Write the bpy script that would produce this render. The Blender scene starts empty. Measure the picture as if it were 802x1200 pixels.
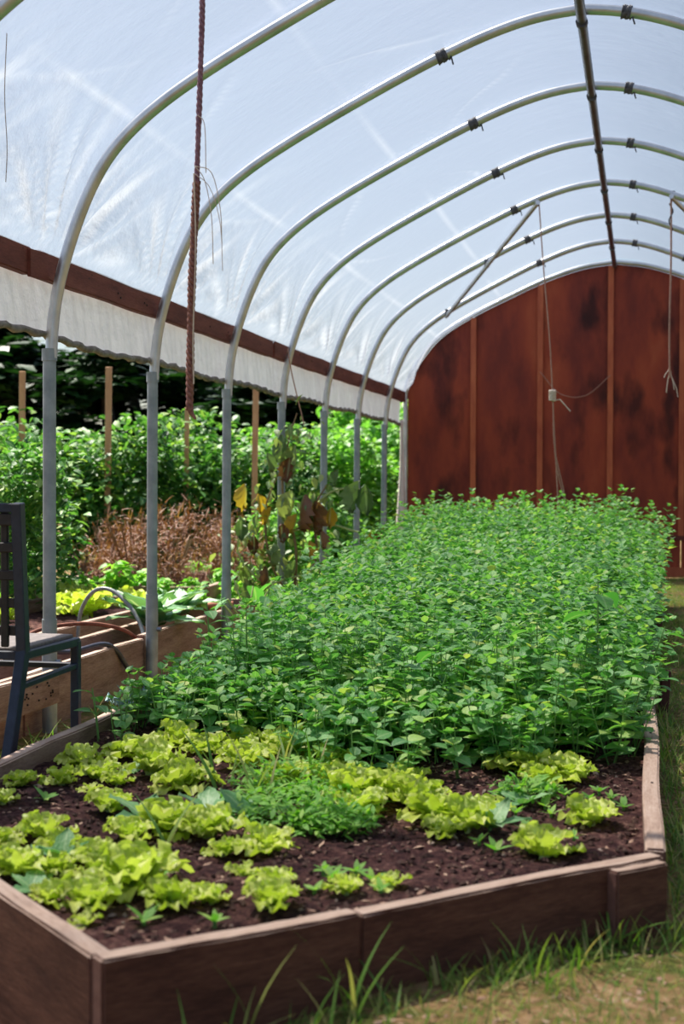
import bpy, bmesh, math, random
import numpy as np
from mathutils import Vector, Matrix, Euler
random.seed(7); rng = np.random.default_rng(7)
PI = math.pi
sc = bpy.context.scene
C = sc.collection

# ---------------------------------------------------------------- camera
cam_d = bpy.data.cameras.new('camera'); cam = bpy.data.objects.new('camera', cam_d); C.objects.link(cam)
YAW, PIT, ROL = .205, -.0205, .003
cam.matrix_world = Matrix.Translation((0, 0, .85)) @ Matrix.Rotation(YAW, 4, 'Z') @ Matrix.Rotation(PI/2+PIT, 4, 'X') @ Matrix.Rotation(ROL, 4, 'Z')
cam_d.sensor_fit = 'VERTICAL'; cam_d.sensor_height = 36; cam_d.lens = 36*1700/1200
cam_d.clip_start = .05; cam_d.clip_end = 300
cam_d.dof.use_dof = True; cam_d.dof.focus_distance = 5.0; cam_d.dof.aperture_fstop = 4.5
sc.camera = cam
# ---------------------------------------------------------------- sky, sun, exposure
w = bpy.data.worlds.new('sky'); sc.world = w; w.use_nodes = True
nt = w.node_tree; nt.nodes.clear()
sky = nt.nodes.new('ShaderNodeTexSky'); sky.sky_type = 'NISHITA'; sky.sun_disc = False
SUN_EL, SUN_DIR = math.radians(58), Vector((-.80, .60, 0)).normalized()
sky.sun_elevation = SUN_EL; sky.sun_rotation = math.atan2(SUN_DIR.x, SUN_DIR.y)
sky.air_density = 1.0; sky.dust_density = 1.6; sky.ozone_density = 1.0
bg = nt.nodes.new('ShaderNodeBackground'); bg.inputs[1].default_value = .085
out = nt.nodes.new('ShaderNodeOutputWorld')
nt.links.new(sky.outputs[0], bg.inputs[0]); nt.links.new(bg.outputs[0], out.inputs[0])
sd = bpy.data.lights.new('sun', 'SUN'); sd.energy = 7.0; sd.angle = math.radians(.8); sd.color = (1, .94, .84)
sun = bpy.data.objects.new('sun', sd); C.objects.link(sun)
sv = Vector((SUN_DIR.x*math.cos(SUN_EL), SUN_DIR.y*math.cos(SUN_EL), math.sin(SUN_EL)))
sun.rotation_euler = sv.to_track_quat('Z', 'Y').to_euler(); sun.location = (-6, 4, 12)
vs = sc.view_settings; vs.view_transform = 'Standard'; vs.look = 'None'; vs.gamma = 1; vs.exposure = .66; vs.use_curve_mapping = False
sc.cycles.max_bounces = 10; sc.cycles.transparent_max_bounces = 12; sc.cycles.transmission_bounces = 6; sc.cycles.diffuse_bounces = 4

# ---------------------------------------------------------------- materials
def mat(name):
    m = bpy.data.materials.new(name); m.use_nodes = True
    n = m.node_tree; n.nodes.clear()
    o = n.nodes.new('ShaderNodeOutputMaterial')
    return m, n, o
def N(n, t, **k):
    x = n.nodes.new(t)
    for a, b in k.items(): setattr(x, a, b)
    return x
def ramp(n, fac, stops):
    r = N(n, 'ShaderNodeValToRGB'); n.links.new(fac, r.inputs[0])
    e = r.color_ramp.elements
    while len(e) < len(stops): e.new(.5)
    for i, (p, c) in enumerate(stops): e[i].position = p; e[i].color = (*c, 1)
    return r.outputs[0]
def coords(n, scale=(1,1,1), kind='Object'):
    t = N(n, 'ShaderNodeTexCoord'); mp = N(n, 'ShaderNodeMapping'); mp.inputs['Scale'].default_value = scale
    n.links.new(t.outputs[kind], mp.inputs[0]); return mp.outputs[0]
def noise(n, vec, scale, detail=4, rough=.6):
    x = N(n, 'ShaderNodeTexNoise'); x.inputs['Scale'].default_value = scale; x.inputs['Detail'].default_value = detail; x.inputs['Roughness'].default_value = rough
    n.links.new(vec, x.inputs[0]); return x.outputs[0]
def bump(n, h, strength, dist=.01):
    b = N(n, 'ShaderNodeBump'); b.inputs['Strength'].default_value = strength; b.inputs['Distance'].default_value = dist
    n.links.new(h, b.inputs['Height']); return b.outputs[0]
def simple(name, stops, scale=20, rough=.6, metal=0, stretch=(1,1,1), bmp=.3, bdist=.004, spec=.4, kind='Object', detail=5):
    m, n, o = mat(name)
    v = coords(n, stretch, kind); f = noise(n, v, scale, detail)
    p = N(n, 'ShaderNodeBsdfPrincipled')
    n.links.new(ramp(n, f, stops), p.inputs['Base Color'])
    p.inputs['Roughness'].default_value = rough; p.inputs['Metallic'].default_value = metal
    p.inputs['Specular IOR Level'].default_value = spec
    if bmp: n.links.new(bump(n, f, bmp, bdist), p.inputs['Normal'])
    n.links.new(p.outputs[0], o.inputs[0]); return m
def leaf_mat(name, stops, transl=.42, tcol=(1.05, 1.25, .5), rough=.45, spec=.45, rib=.35, ribcol=(.6,.75,.4)):
    m, n, o = mat(name)
    at = N(n, 'ShaderNodeAttribute', attribute_name='tint'); oi = N(n, 'ShaderNodeObjectInfo')
    a = N(n, 'ShaderNodeMath', operation='ADD'); n.links.new(at.outputs['Fac'], a.inputs[0]); n.links.new(oi.outputs['Random'], a.inputs[1])
    fr = N(n, 'ShaderNodeMath', operation='FRACT'); n.links.new(a.outputs[0], fr.inputs[0])
    col = ramp(n, fr.outputs[0], stops)
    uv = N(n, 'ShaderNodeUVMap'); sx = N(n, 'ShaderNodeSeparateXYZ'); n.links.new(uv.outputs[0], sx.inputs[0])
    d = N(n, 'ShaderNodeMath', operation='SUBTRACT'); n.links.new(sx.outputs[0], d.inputs[0]); d.inputs[1].default_value = .5
    ab = N(n, 'ShaderNodeMath', operation='ABSOLUTE'); n.links.new(d.outputs[0], ab.inputs[0])
    mr = N(n, 'ShaderNodeMapRange'); n.links.new(ab.outputs[0], mr.inputs[0])
    mr.inputs[1].default_value = .02; mr.inputs[2].default_value = .10; mr.inputs[3].default_value = rib; mr.inputs[4].default_value = 0
    mx = N(n, 'ShaderNodeMix', data_type='RGBA'); n.links.new(mr.outputs[0], mx.inputs[0]); n.links.new(col, mx.inputs[6]); mx.inputs[7].default_value = (*ribcol, 1)
    p = N(n, 'ShaderNodeBsdfPrincipled'); n.links.new(mx.outputs[2], p.inputs['Base Color'])
    p.inputs['Roughness'].default_value = rough; p.inputs['Specular IOR Level'].default_value = spec
    f = noise(n, coords(n, (1,1,1), 'UV'), 9, 2); n.links.new(bump(n, f, .5, .004), p.inputs['Normal'])
    t = N(n, 'ShaderNodeBsdfTranslucent')
    ml = N(n, 'ShaderNodeMix', data_type='RGBA', blend_type='MULTIPLY'); ml.inputs[0].default_value = 1
    n.links.new(mx.outputs[2], ml.inputs[6]); ml.inputs[7].default_value = (*tcol, 1); n.links.new(ml.outputs[2], t.inputs[0])
    ms = N(n, 'ShaderNodeMixShader'); ms.inputs[0].default_value = transl
    n.links.new(p.outputs[0], ms.inputs[1]); n.links.new(t.outputs[0], ms.inputs[2]); n.links.new(ms.outputs[0], o.inputs[0])
    return m

M = {}
M['mint'] = leaf_mat('mint_leaf', [(0, (.08,.25,.08)), (.35, (.15,.40,.11)), (.7, (.26,.54,.15)), (.93, (.42,.64,.19)), (1, (.62,.68,.18))], rough=.4)
M['broad'] = leaf_mat('broad_leaf', [(0, (.08,.30,.07)), (.6, (.13,.38,.09)), (1, (.20,.46,.11))])
M['lettuce'] = leaf_mat('lettuce_leaf', [(0, (.42,.52,.07)), (.5, (.56,.64,.10)), (1, (.74,.78,.22))], transl=.4, rib=.3, ribcol=(.75,.85,.4))
M['dull'] = leaf_mat('dull_leaf', [(0, (.14,.34,.12)), (1, (.24,.46,.17))], transl=.3)
M['herb'] = leaf_mat('herb_leaf', [(0, (.16,.42,.06)), (.6, (.26,.54,.08)), (1, (.42,.65,.12))], rib=0)
M['tomato'] = leaf_mat('tomato_leaf', [(0, (.025,.10,.025)), (.45, (.07,.23,.045)), (.8, (.17,.39,.08)), (1, (.40,.55,.14))], transl=.35)
M['hedge'] = leaf_mat('hedge_leaf', [(0, (.09,.26,.05)), (.5, (.17,.42,.08)), (1, (.34,.60,.12))], transl=.4)
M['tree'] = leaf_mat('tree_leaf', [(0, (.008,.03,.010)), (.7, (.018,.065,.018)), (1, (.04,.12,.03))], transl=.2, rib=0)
M['collard'] = leaf_mat('collard_leaf', [(0, (.12,.30,.12)), (1, (.24,.44,.22))], transl=.2, rib=.9, ribcol=(.7,.8,.6))
M['wilt'] = leaf_mat('wilted_leaf', [(0, (.10,.17,.075)), (.45, (.20,.29,.11)), (1, (.38,.43,.16))], transl=.3)
M['yellow'] = leaf_mat('yellow_leaf', [(0, (.50,.28,.03)), (1, (.62,.42,.05))], transl=.3)
M['brown'] = leaf_mat('brown_leaf', [(0, (.12,.045,.025)), (1, (.28,.13,.06))], transl=.15)
M['deadbrush'] = leaf_mat('dead_brush', [(0, (.16,.055,.035)), (.6, (.32,.13,.07)), (1, (.50,.26,.14))], transl=.2, rib=0)
M['grass'] = leaf_mat('grass_blade', [(0, (.09,.22,.03)), (.45, (.19,.36,.05)), (.7, (.34,.44,.09)), (1, (.66,.52,.25))], transl=.35, rib=0)
M['straw'] = leaf_mat('straw', [(0, (.24,.14,.07)), (1, (.50,.36,.21))], transl=.2, rib=0)
M['stem'] = simple('stem_green', [(.3, (.10,.24,.05)), (.7, (.20,.36,.09))], 30)
M['vine'] = simple('vine_pale', [(.3, (.30,.40,.14)), (.7, (.45,.50,.20))], 20)
M['vine_dead'] = simple('vine_dead', [(.3, (.16,.09,.05)), (.7, (.30,.20,.10))], 20)
M['bark'] = simple('bark', [(.3, (.03,.02,.015)), (.7, (.07,.05,.035))], 10)

def wood(name, stops, rough=.75, stretch=(1,1,1), knots=True):
    m, n, o = mat(name)
    v = coords(n, stretch); f1 = noise(n, v, 3.2, 6, .65); v2 = coords(n, (stretch[0]*8, stretch[1]*8, stretch[2]*8)); f2 = noise(n, v2, 4, 3)
    mm = N(n, 'ShaderNodeMix', data_type='FLOAT'); mm.inputs[0].default_value = .35; n.links.new(f1, mm.inputs[2]); n.links.new(f2, mm.inputs[3])
    f = mm.outputs[0]
    p = N(n, 'ShaderNodeBsdfPrincipled'); n.links.new(ramp(n, f, stops), p.inputs['Base Color']); p.inputs['Roughness'].default_value = rough
    p.inputs['Specular IOR Level'].default_value = .25
    n.links.new(bump(n, f, .5, .006), p.inputs['Normal']); n.links.new(p.outputs[0], o.inputs[0]); return m
# long axis is local X on every plank
M['sunlit_top'] = wood('sunlit_board_top', [(.28, (.18,.11,.085)), (.45, (.38,.26,.20)), (.6, (.50,.37,.30)), (.78, (.62,.50,.42))], stretch=(1.2, 9, 9))  # sunlight on the board tops, put into a paler wood colour
M['lit_endgrain'] = wood('lit_board_end_grain', [(.3, (.14,.06,.05)), (.7, (.26,.13,.10))], stretch=(9, 9, 9))  # end grain in a lighter tone, so the end faces look lit
M['bedwood'] = wood('weathered_bed_wood', [(.28, (.030,.010,.008)), (.45, (.085,.030,.020)), (.6, (.15,.060,.038)), (.78, (.27,.14,.09))], stretch=(1.2, 9, 9))
M['greywood'] = wood('grey_brown_wood', [(.28, (.10,.055,.045)), (.45, (.22,.13,.10)), (.6, (.32,.21,.165)), (.78, (.48,.36,.28))], stretch=(1.2, 9, 9))
M['redboard'] = wood('red_brown_painted_board', [(.3, (.07,.020,.016)), (.5, (.16,.045,.032)), (.7, (.24,.08,.055))], stretch=(1, 7, 7))
M['stake'] = wood('stake_wood', [(.3, (.52,.24,.12)), (.55, (.72,.40,.22)), (.75, (.82,.54,.34))], stretch=(6, 6, .8))
M['darkwood'] = wood('dark_stake_wood', [(.3, (.04,.015,.015)), (.7, (.12,.05,.04))], stretch=(6, 6, 1))

def panel_mat():
    m, n, o = mat('rust_red_plywood')
    g = N(n, 'ShaderNodeNewGeometry'); mp = N(n, 'ShaderNodeMapping'); mp.inputs['Scale'].default_value = (1.0, 1, .35); n.links.new(g.outputs['Position'], mp.inputs[0])
    f1 = noise(n, mp.outputs[0], 2.6, 7, .62)
    mp2 = N(n, 'ShaderNodeMapping'); mp2.inputs['Scale'].default_value = (2.2, 1, .9); mp2.inputs['Location'].default_value = (3.3, 0, 1); n.links.new(g.outputs['Position'], mp2.inputs[0])
    f2 = noise(n, mp2.outputs[0], 1.9, 4, .5)
    base = ramp(n, f1, [(.30, (.10,.016,.014)), (.45, (.21,.032,.018)), (.60, (.31,.052,.022)), (.80, (.44,.11,.045))])
    blot = ramp(n, f2, [(.30, (.18,.14,.28)), (.46, (1,1,1)), (1, (1,1,1))])
    ml = N(n, 'ShaderNodeMix', data_type='RGBA', blend_type='MULTIPLY'); ml.inputs[0].default_value = .9
    n.links.new(base, ml.inputs[6]); n.links.new(blot, ml.inputs[7])
    p = N(n, 'ShaderNodeBsdfPrincipled'); n.links.new(ml.outputs[2], p.inputs['Base Color']); p.inputs['Roughness'].default_value = .6; p.inputs['Specular IOR Level'].default_value = .3
    n.links.new(bump(n, f1, .3, .01), p.inputs['Normal']); n.links.new(p.outputs[0], o.inputs[0]); return m
M['panel'] = panel_mat()
M['batten'] = simple('rust_orange_batten', [(.3, (.34,.065,.028)), (.7, (.52,.14,.055))], 6, .6, stretch=(3,3,.6))
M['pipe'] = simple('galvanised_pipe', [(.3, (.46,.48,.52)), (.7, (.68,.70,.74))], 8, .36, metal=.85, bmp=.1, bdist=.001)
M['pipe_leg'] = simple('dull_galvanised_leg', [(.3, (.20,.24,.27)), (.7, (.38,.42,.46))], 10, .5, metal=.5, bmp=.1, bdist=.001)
M['tape'] = simple('dark_tie_wire', [(.3, (.04,.04,.05)), (.7, (.12,.12,.14))], 60, .5)
M['bolt'] = simple('steel_bolt', [(.3, (.2,.2,.22)), (.7, (.4,.4,.42))], 30, .4, metal=.9)
M['nail'] = simple('nail_hole_dark', [(.3, (.01,.008,.008)), (.7, (.03,.02,.02))], 30, .8)
M['ridge'] = simple('ridge_pipe_dark', [(.3, (.10,.11,.15)), (.7, (.2,.22,.28))], 8, .35, metal=.8, bmp=.1, bdist=.001)
M['chair'] = simple('navy_black_metal', [(.3, (.012,.017,.035)), (.7, (.025,.034,.065))], 30, .42, bmp=.15, bdist=.001)
M['chairslat'] = simple('dark_brown_slat', [(.3, (.012,.009,.012)), (.7, (.03,.022,.022))], 30, .5)
M['chairseat'] = simple('woven_grey_seat', [(.3, (.10,.08,.08)), (.7, (.2,.17,.16))], 60, .7)
M['rope_p'] = simple('purple_brown_rope', [(.3, (.16,.07,.10)), (.7, (.34,.19,.24))], 90, .8)
M['rope_b'] = simple('rusty_brown_rope', [(.3, (.14,.05,.045)), (.7, (.34,.16,.13))], 90, .8)
M['twine'] = simple('pale_twine', [(.3, (.5,.40,.33)), (.7, (.72,.62,.54))], 90, .8)
M['twine_r'] = simple('rusty_twine', [(.3, (.32,.16,.12)), (.7, (.5,.30,.24))], 90, .8)
M['hose'] = simple('black_hose', [(.3, (.02,.02,.035)), (.7, (.05,.05,.08))], 30, .35, spec=.6)
M['hose_g'] = simple('grey_hose', [(.3, (.14,.15,.16)), (.7, (.30,.32,.33))], 30, .35)
M['rust'] = simple('rusted_iron', [(.3, (.12,.035,.02)), (.7, (.28,.10,.06))], 30, .8)
M['net'] = simple('teal_netting', [(.3, (.14,.30,.30)), (.7, (.32,.48,.48))], 60, .7)
M['pebble'] = simple('pebble', [(.3, (.22,.15,.12)), (.7, (.50,.38,.31))], 12, .8)
M['chip'] = simple('wood_chip', [(.3, (.26,.13,.085)), (.7, (.52,.35,.25))], 12, .8)
M['clod'] = simple('soil_clod', [(.3, (.035,.017,.014)), (.7, (.12,.06,.045))], 20, .95)
M['flash'] = simple('white_sheet_strip', [(.3, (.62,.50,.48)), (.7, (.82,.74,.72))], 5, .5)
M['terracotta'] = simple('terracotta', [(.3, (.45,.17,.10)), (.7, (.58,.26,.16))], 12, .8)

def soil_mat():
    m, n, o = mat('dark_garden_soil'); v = coords(n)
    f1 = noise(n, v, 3, 4); f2 = noise(n, v, 45, 6, .75)
    mm = N(n, 'ShaderNodeMix', data_type='FLOAT'); mm.inputs[0].default_value = .65; n.links.new(f1, mm.inputs[2]); n.links.new(f2, mm.inputs[3])
    p = N(n, 'ShaderNodeBsdfPrincipled')
    n.links.new(ramp(n, mm.outputs[0], [(.38, (.018,.007,.010)), (.48, (.060,.026,.026)), (.56, (.13,.060,.052)), (.66, (.34,.20,.16))]), p.inputs['Base Color'])
    p.inputs['Roughness'].default_value = .95; p.inputs['Specular IOR Level'].default_value = .1
    n.links.new(bump(n, f2, 1, .02), p.inputs['Normal']); n.links.new(p.outputs[0], o.inputs[0]); return m
M['soil'] = soil_mat()
def ground_mat():
    m, n, o = mat('patchy_grass_and_earth'); v = coords(n)
    f1 = noise(n, v, 1.6, 5, .65); f2 = noise(n, v, 30, 5, .7)
    mm = N(n, 'ShaderNodeMix', data_type='FLOAT'); mm.inputs[0].default_value = .5; n.links.new(f1, mm.inputs[2]); n.links.new(f2, mm.inputs[3])
    p = N(n, 'ShaderNodeBsdfPrincipled')
    n.links.new(ramp(n, mm.outputs[0], [(.36, (.05,.055,.018)), (.45, (.11,.12,.03)), (.53, (.23,.14,.065)), (.66, (.46,.30,.18))]), p.inputs['Base Color'])
    p.inputs['Roughness'].default_value = .95; p.inputs['Specular IOR Level'].default_value = .1
    n.links.new(bump(n, f2, .8, .02), p.inputs['Normal']); n.links.new(p.outputs[0], o.inputs[0]); return m
M['ground'] = ground_mat()
def film_mat(name, col, tr, trans, gl=.12, bs=.35, crease=False):
    m, n, o = mat(name); v = coords(n)
    f1 = noise(n, v, 2.2, 3, .5); vv = coords(n, (1.5, 5, 5)); f2 = noise(n, vv, 2.5, 4, .6)
    mm = N(n, 'ShaderNodeMix', data_type='FLOAT'); mm.inputs[0].default_value = .5; n.links.new(f1, mm.inputs[2]); n.links.new(f2, mm.inputs[3])
    b = bump(n, mm.outputs[0], bs, .05)
    t = N(n, 'ShaderNodeBsdfTranslucent'); t.inputs[0].default_value = (*col, 1); n.links.new(b, t.inputs['Normal'])
    d = N(n, 'ShaderNodeBsdfDiffuse'); d.inputs[0].default_value = (*col, 1); n.links.new(b, d.inputs['Normal'])
    a = N(n, 'ShaderNodeMixShader'); a.inputs[0].default_value = tr; n.links.new(d.outputs[0], a.inputs[1]); n.links.new(t.outputs[0], a.inputs[2])
    g = N(n, 'ShaderNodeBsdfGlossy'); g.inputs['Roughness'].default_value = .35; n.links.new(b, g.inputs['Normal'])
    c = N(n, 'ShaderNodeMixShader'); c.inputs[0].default_value = gl; n.links.new(a.outputs[0], c.inputs[1]); n.links.new(g.outputs[0], c.inputs[2])
    x = N(n, 'ShaderNodeBsdfTransparent')
    e = N(n, 'ShaderNodeMixShader'); e.inputs[0].default_value = trans; n.links.new(c.outputs[0], e.inputs[1]); n.links.new(x.outputs[0], e.inputs[2])
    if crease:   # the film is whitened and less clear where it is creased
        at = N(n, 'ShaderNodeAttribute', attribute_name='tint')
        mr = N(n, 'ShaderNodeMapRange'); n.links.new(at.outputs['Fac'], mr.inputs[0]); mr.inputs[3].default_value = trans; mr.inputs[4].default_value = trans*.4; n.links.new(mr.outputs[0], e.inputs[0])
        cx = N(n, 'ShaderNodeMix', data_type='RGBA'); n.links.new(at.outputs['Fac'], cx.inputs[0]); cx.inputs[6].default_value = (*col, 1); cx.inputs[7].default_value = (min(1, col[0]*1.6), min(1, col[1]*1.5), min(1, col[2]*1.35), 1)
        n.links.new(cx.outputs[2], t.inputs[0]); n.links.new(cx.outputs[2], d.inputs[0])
    n.links.new(e.outputs[0], o.inputs[0]); return m
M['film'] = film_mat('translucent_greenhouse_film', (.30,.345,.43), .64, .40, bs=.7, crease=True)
M['skirt'] = film_mat('white_side_curtain', (.66,.67,.71), .22, .02, .03)
M['hem'] = simple('dirty_hem', [(.3, (.12,.10,.08)), (.7, (.30,.27,.24))], 25, .8)

# ---------------------------------------------------------------- helpers
def link(name, me, m, parent=None, smooth=True):
    o = bpy.data.objects.new(name, me); C.objects.link(o)
    if m is not None and not me.materials: me.materials.append(M[m] if isinstance(m, str) else m)
    if parent: o.parent = parent
    if smooth: me.shade_smooth()
    return o
def tag(o, label=None, cat=None, group=None, kind=None):
    if label: o['label'] = label
    if cat: o['category'] = cat
    if group: o['group'] = group
    if kind: o['kind'] = kind
    return o
def empty(name, loc=(0,0,0), rz=0, label=None, cat=None, group=None, kind=None):
    o = bpy.data.objects.new(name, None); o.empty_display_size = .05; C.objects.link(o)
    o.location = loc; o.rotation_euler = (0,0,rz)
    return tag(o, label, cat, group, kind)
def copy_tree(o, loc=None, rz=None, s=None, label=None, parent=None):
    c = o.copy(); C.objects.link(c); c.parent = parent
    if loc is not None: c.location = loc
    if rz is not None: c.rotation_euler = (0,0,rz)
    if s is not None: c.scale = (s,s,s) if not isinstance(s, tuple) else s
    if label: c['label'] = label
    for ch in KIDS.get(o.name, []): copy_tree_child(ch, c)
    return c
def copy_tree_child(o, parent):
    c = o.copy(); C.objects.link(c); c.parent = parent
    for ch in KIDS.get(o.name, []): copy_tree_child(ch, c)
KIDS = {}
def proto_done(root):
    for ch in bpy.data.objects:
        pass
def register(root):
    # remember the children of a prototype, by name, for quick copying
    ks = list(root.children); KIDS[root.name] = ks
    for k in ks: register(k)
class MB:
    def __init__(s): s.v = []; s.f = []
    def add(s, vs, fs):
        b = len(s.v); s.v += [tuple(x) for x in vs]; s.f += [tuple(i+b for i in f) for f in fs]; return s
    def box(s, c, size, R=None, ch=0):
        hx, hy, hz = size[0]/2, size[1]/2, size[2]/2
        vs = [Vector((x*hx, y*hy, z*hz)) for x in (-1,1) for y in (-1,1) for z in (-1,1)]
        if R is not None: vs = [R @ v for v in vs]
        c = Vector(c)
        return s.add([v + c for v in vs], [(0,1,3,2),(4,6,7,5),(0,4,5,1),(2,3,7,6),(0,2,6,4),(1,5,7,3)])
    def tube(s, pts, r, k=8, cap=True):
        pts = [Vector(p) for p in pts]; n = len(pts)
        rr = r if hasattr(r, '__len__') else [r]*n
        vs = []; up = None
        for i, p in enumerate(pts):
            t = (pts[min(i+1, n-1)] - pts[max(i-1, 0)])
            if t.length < 1e-9: t = Vector((0,0,1))
            t.normalize()
            if up is None: up = Vector((0,0,1)) if abs(t.z) < .9 else Vector((1,0,0))
            a = t.cross(up)
            if a.length < 1e-4: a = t.cross(Vector((0,1,0)))
            a.normalize(); b = a.cross(t); up = b
            for j in range(k):
                q = 2*PI*j/k; vs.append(p + (a*math.cos(q) + b*math.sin(q))*rr[i])
        fs = [(i*k+j, i*k+(j+1)%k, (i+1)*k+(j+1)%k, (i+1)*k+j) for i in range(n-1) for j in range(k)]
        if cap: m_ = len(vs); vs += vs[:k] + vs[(n-1)*k:n*k]; fs += [tuple(range(m_+k-1, m_-1, -1)), tuple(range(m_+k, m_+2*k))]
        return s.add(vs, fs)
    def mesh(s, name):
        me = bpy.data.meshes.new(name); me.from_pydata(s.v, [], s.f); me.update(); return me
    def build(s, name, m, parent=None, smooth=False): return link(name, s.mesh(name), m, parent, smooth)
def curve_pts(ctrl, n):
    c = [Vector(p) for p in ctrl]; c = [c[0]*2-c[1]] + c + [c[-1]*2-c[-2]]; out = []
    seg = len(c)-3
    for i in range(n+1):
        t = i/n*seg; k = min(int(t), seg-1); t -= k; a, b, d, e = c[k:k+4]
        out.append(.5*((2*b) + (d-a)*t + (2*a-5*b+4*d-e)*t*t + (3*b-a-3*d+e)*t**3))
    return out
TOPS = {'bedwood': 'sunlit_top', 'greywood': 'sunlit_top'}
def plank(name, p0, p1, h, th, m, parent, off=0, jit=.0015, seg=10, up=True):
    """board standing on edge from p0 to p1 (bottom line), long axis local X; or lying flat"""
    p0, p1 = Vector(p0), Vector(p1); L = (p1-p0).length
    bm = bmesh.new(); bmesh.ops.create_cube(bm, size=1)
    bmesh.ops.scale(bm, vec=(L, th, h), verts=bm.verts); bmesh.ops.translate(bm, vec=(L/2, off, h/2), verts=bm.verts)
    bmesh.ops.bevel(bm, geom=[e for e in bm.edges], offset=min(.004, th*.15), segments=2, affect='EDGES')
    es = [e for e in bm.edges if abs(e.verts[0].co.x-e.verts[1].co.x) > L*.6]
    bmesh.ops.subdivide_edges(bm, edges=es, cuts=seg)
    ph = random.random()*9
    for v in bm.verts:
        v.co.z += jit*1.2*math.sin(v.co.x*9+ph) + random.uniform(-jit, jit)*.6
        v.co.y += jit*1.5*math.sin(v.co.x*5+ph*2)
    bm.normal_update()
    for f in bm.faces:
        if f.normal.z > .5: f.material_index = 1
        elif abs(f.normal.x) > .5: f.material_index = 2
    me = bpy.data.meshes.new(name); bm.to_mesh(me); bm.free(); me.materials.append(M[m]); me.materials.append(M[TOPS.get(m, m)]); me.materials.append(M['lit_endgrain'] if m in TOPS else M[m])
    o = link(name, me, m, parent, False)
    d = (p1-p0).normalized(); o.matrix_local = Matrix.Translation(p0) @ d.to_track_quat('X', 'Z').to_matrix().to_4x4()
    return o
# leaf templates: unit length along +Y, normal +Z
def leaf_t(wid=.6, rows=5, cols=3, cup=.12, droop=.15, ruf=0, rk=3, prof='ovate', base=.0, fold=0, seed=0):
    r = random.Random(seed); vs = []; uv = []; ph = r.random()*9
    for i in range(rows):
        t = i/(rows-1)
        if prof == 'ovate': wd = math.sin(PI*min(1, t**.75*.97+.03))**.75
        elif prof == 'round': wd = math.sqrt(max(0, 1-(2*t-1)**2))*.97+.03
        elif prof == 'lettuce': wd = .22+.78*math.sin(PI*min(.96, t**1.3*.72+.02))**.8 if t < .999 else .62
        elif prof == 'blade': wd = max(.04, 1-t**2)
        elif prof == 'heart': wd = (math.sin(PI*t**.55)**.8) if 0 < t < 1 else .03
        for j in range(cols):
            c = 2*j/(cols-1)-1
            x = c*wd*wid/2; z = cup*c*c*wd*wid - droop*t*t
            y = t
            if ruf:
                e = abs(c)**1.5 if t < .8 else max(abs(c)**1.5, (t-.8)*5)
                z += ruf*e*math.sin(rk*PI*(t*1.7+abs(c)*.3)*1.3+ph+(2 if c > 0 else 0)); x += ruf*.5*e*math.cos(rk*PI*t*2+ph)
                if t > .8: z += ruf*math.sin(c*rk*2.2+ph); y += ruf*.6*math.cos(c*rk*2.7+ph)
            if fold: z -= fold*abs(c)*wd*wid
            vs.append((x, y*(1-abs(droop)*.15), z)); uv.append((j/(cols-1), t))
    fs = [(i*cols+j, i*cols+j+1, (i+1)*cols+j+1, (i+1)*cols+j) for i in range(rows-1) for j in range(cols-1)]
    return np.array(vs), np.array(fs), np.array(uv)
def rots(az, pitch, roll):
    az, pitch, roll = map(np.asarray, (az, pitch, roll)); n = len(az)
    ca, sa, cp, sp, cr, sr = np.cos(az), np.sin(az), np.cos(pitch), np.sin(pitch), np.cos(roll), np.sin(roll)
    Z = np.zeros(n); O = np.ones(n)
    Rz = np.stack([np.stack([ca,-sa,Z],-1), np.stack([sa,ca,Z],-1), np.stack([Z,Z,O],-1)], 1)
    Rx = np.stack([np.stack([O,Z,Z],-1), np.stack([Z,cp,-sp],-1), np.stack([Z,sp,cp],-1)], 1)
    Ry = np.stack([np.stack([cr,Z,sr],-1), np.stack([Z,O,Z],-1), np.stack([-sr,Z,cr],-1)], 1)
    return Rz @ Rx @ Ry
def batch(name, tpl, pos, az, pitch, roll, sc_, tint=None, extra=None):
    """many leaves in one mesh"""
    V, F, UV = tpl; pos = np.asarray(pos, float); n = len(pos); nv = len(V)
    R = rots(az, pitch, roll)
    P = np.einsum('nij,vj->nvi', R, V)*np.asarray(sc_)[:, None, None] + pos[:, None, :]
    P = P.reshape(-1, 3); FF = (F[None] + (np.arange(n)*nv)[:, None, None]).reshape(-1, 4)
    T = np.repeat(tint if tint is not None else rng.random(n), nv); U = np.tile(UV, (n, 1))
    if extra is not None:   # stems as MB quads
        ev = np.array(extra.v); ef = np.array([f for f in extra.f if len(f) == 4]) + len(P)
        P = np.vstack([P, ev]); FF = np.vstack([FF, ef]); T = np.r_[T, np.full(len(ev), .2)]; U = np.vstack([U, np.zeros((len(ev), 2))])
    return npmesh(name, P, FF, T, U)
def npmesh(name, P, FF, T=None, U=None):
    me = bpy.data.meshes.new(name); nf = len(FF)
    me.vertices.add(len(P)); me.vertices.foreach_set('co', np.ascontiguousarray(P, np.float32).ravel())
    me.loops.add(nf*4); me.loops.foreach_set('vertex_index', np.ascontiguousarray(FF, np.int32).ravel())
    me.polygons.add(nf); me.polygons.foreach_set('loop_start', np.arange(0, nf*4, 4, dtype=np.int32))
    me.polygons.foreach_set('use_smooth', np.ones(nf, bool))
    if T is not None:
        a = me.attributes.new('tint', 'FLOAT', 'POINT'); a.data.foreach_set('value', np.ascontiguousarray(T, np.float32))
        u = me.uv_layers.new(name='uv'); u.data.foreach_set('uv', np.ascontiguousarray(U[FF.ravel()], np.float32).ravel())
    me.update(calc_edges=True); me.validate(); return me
def single(name, tpl):
    V, F, UV = tpl; return npmesh(name, V, F, np.zeros(len(V)), UV)
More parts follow.
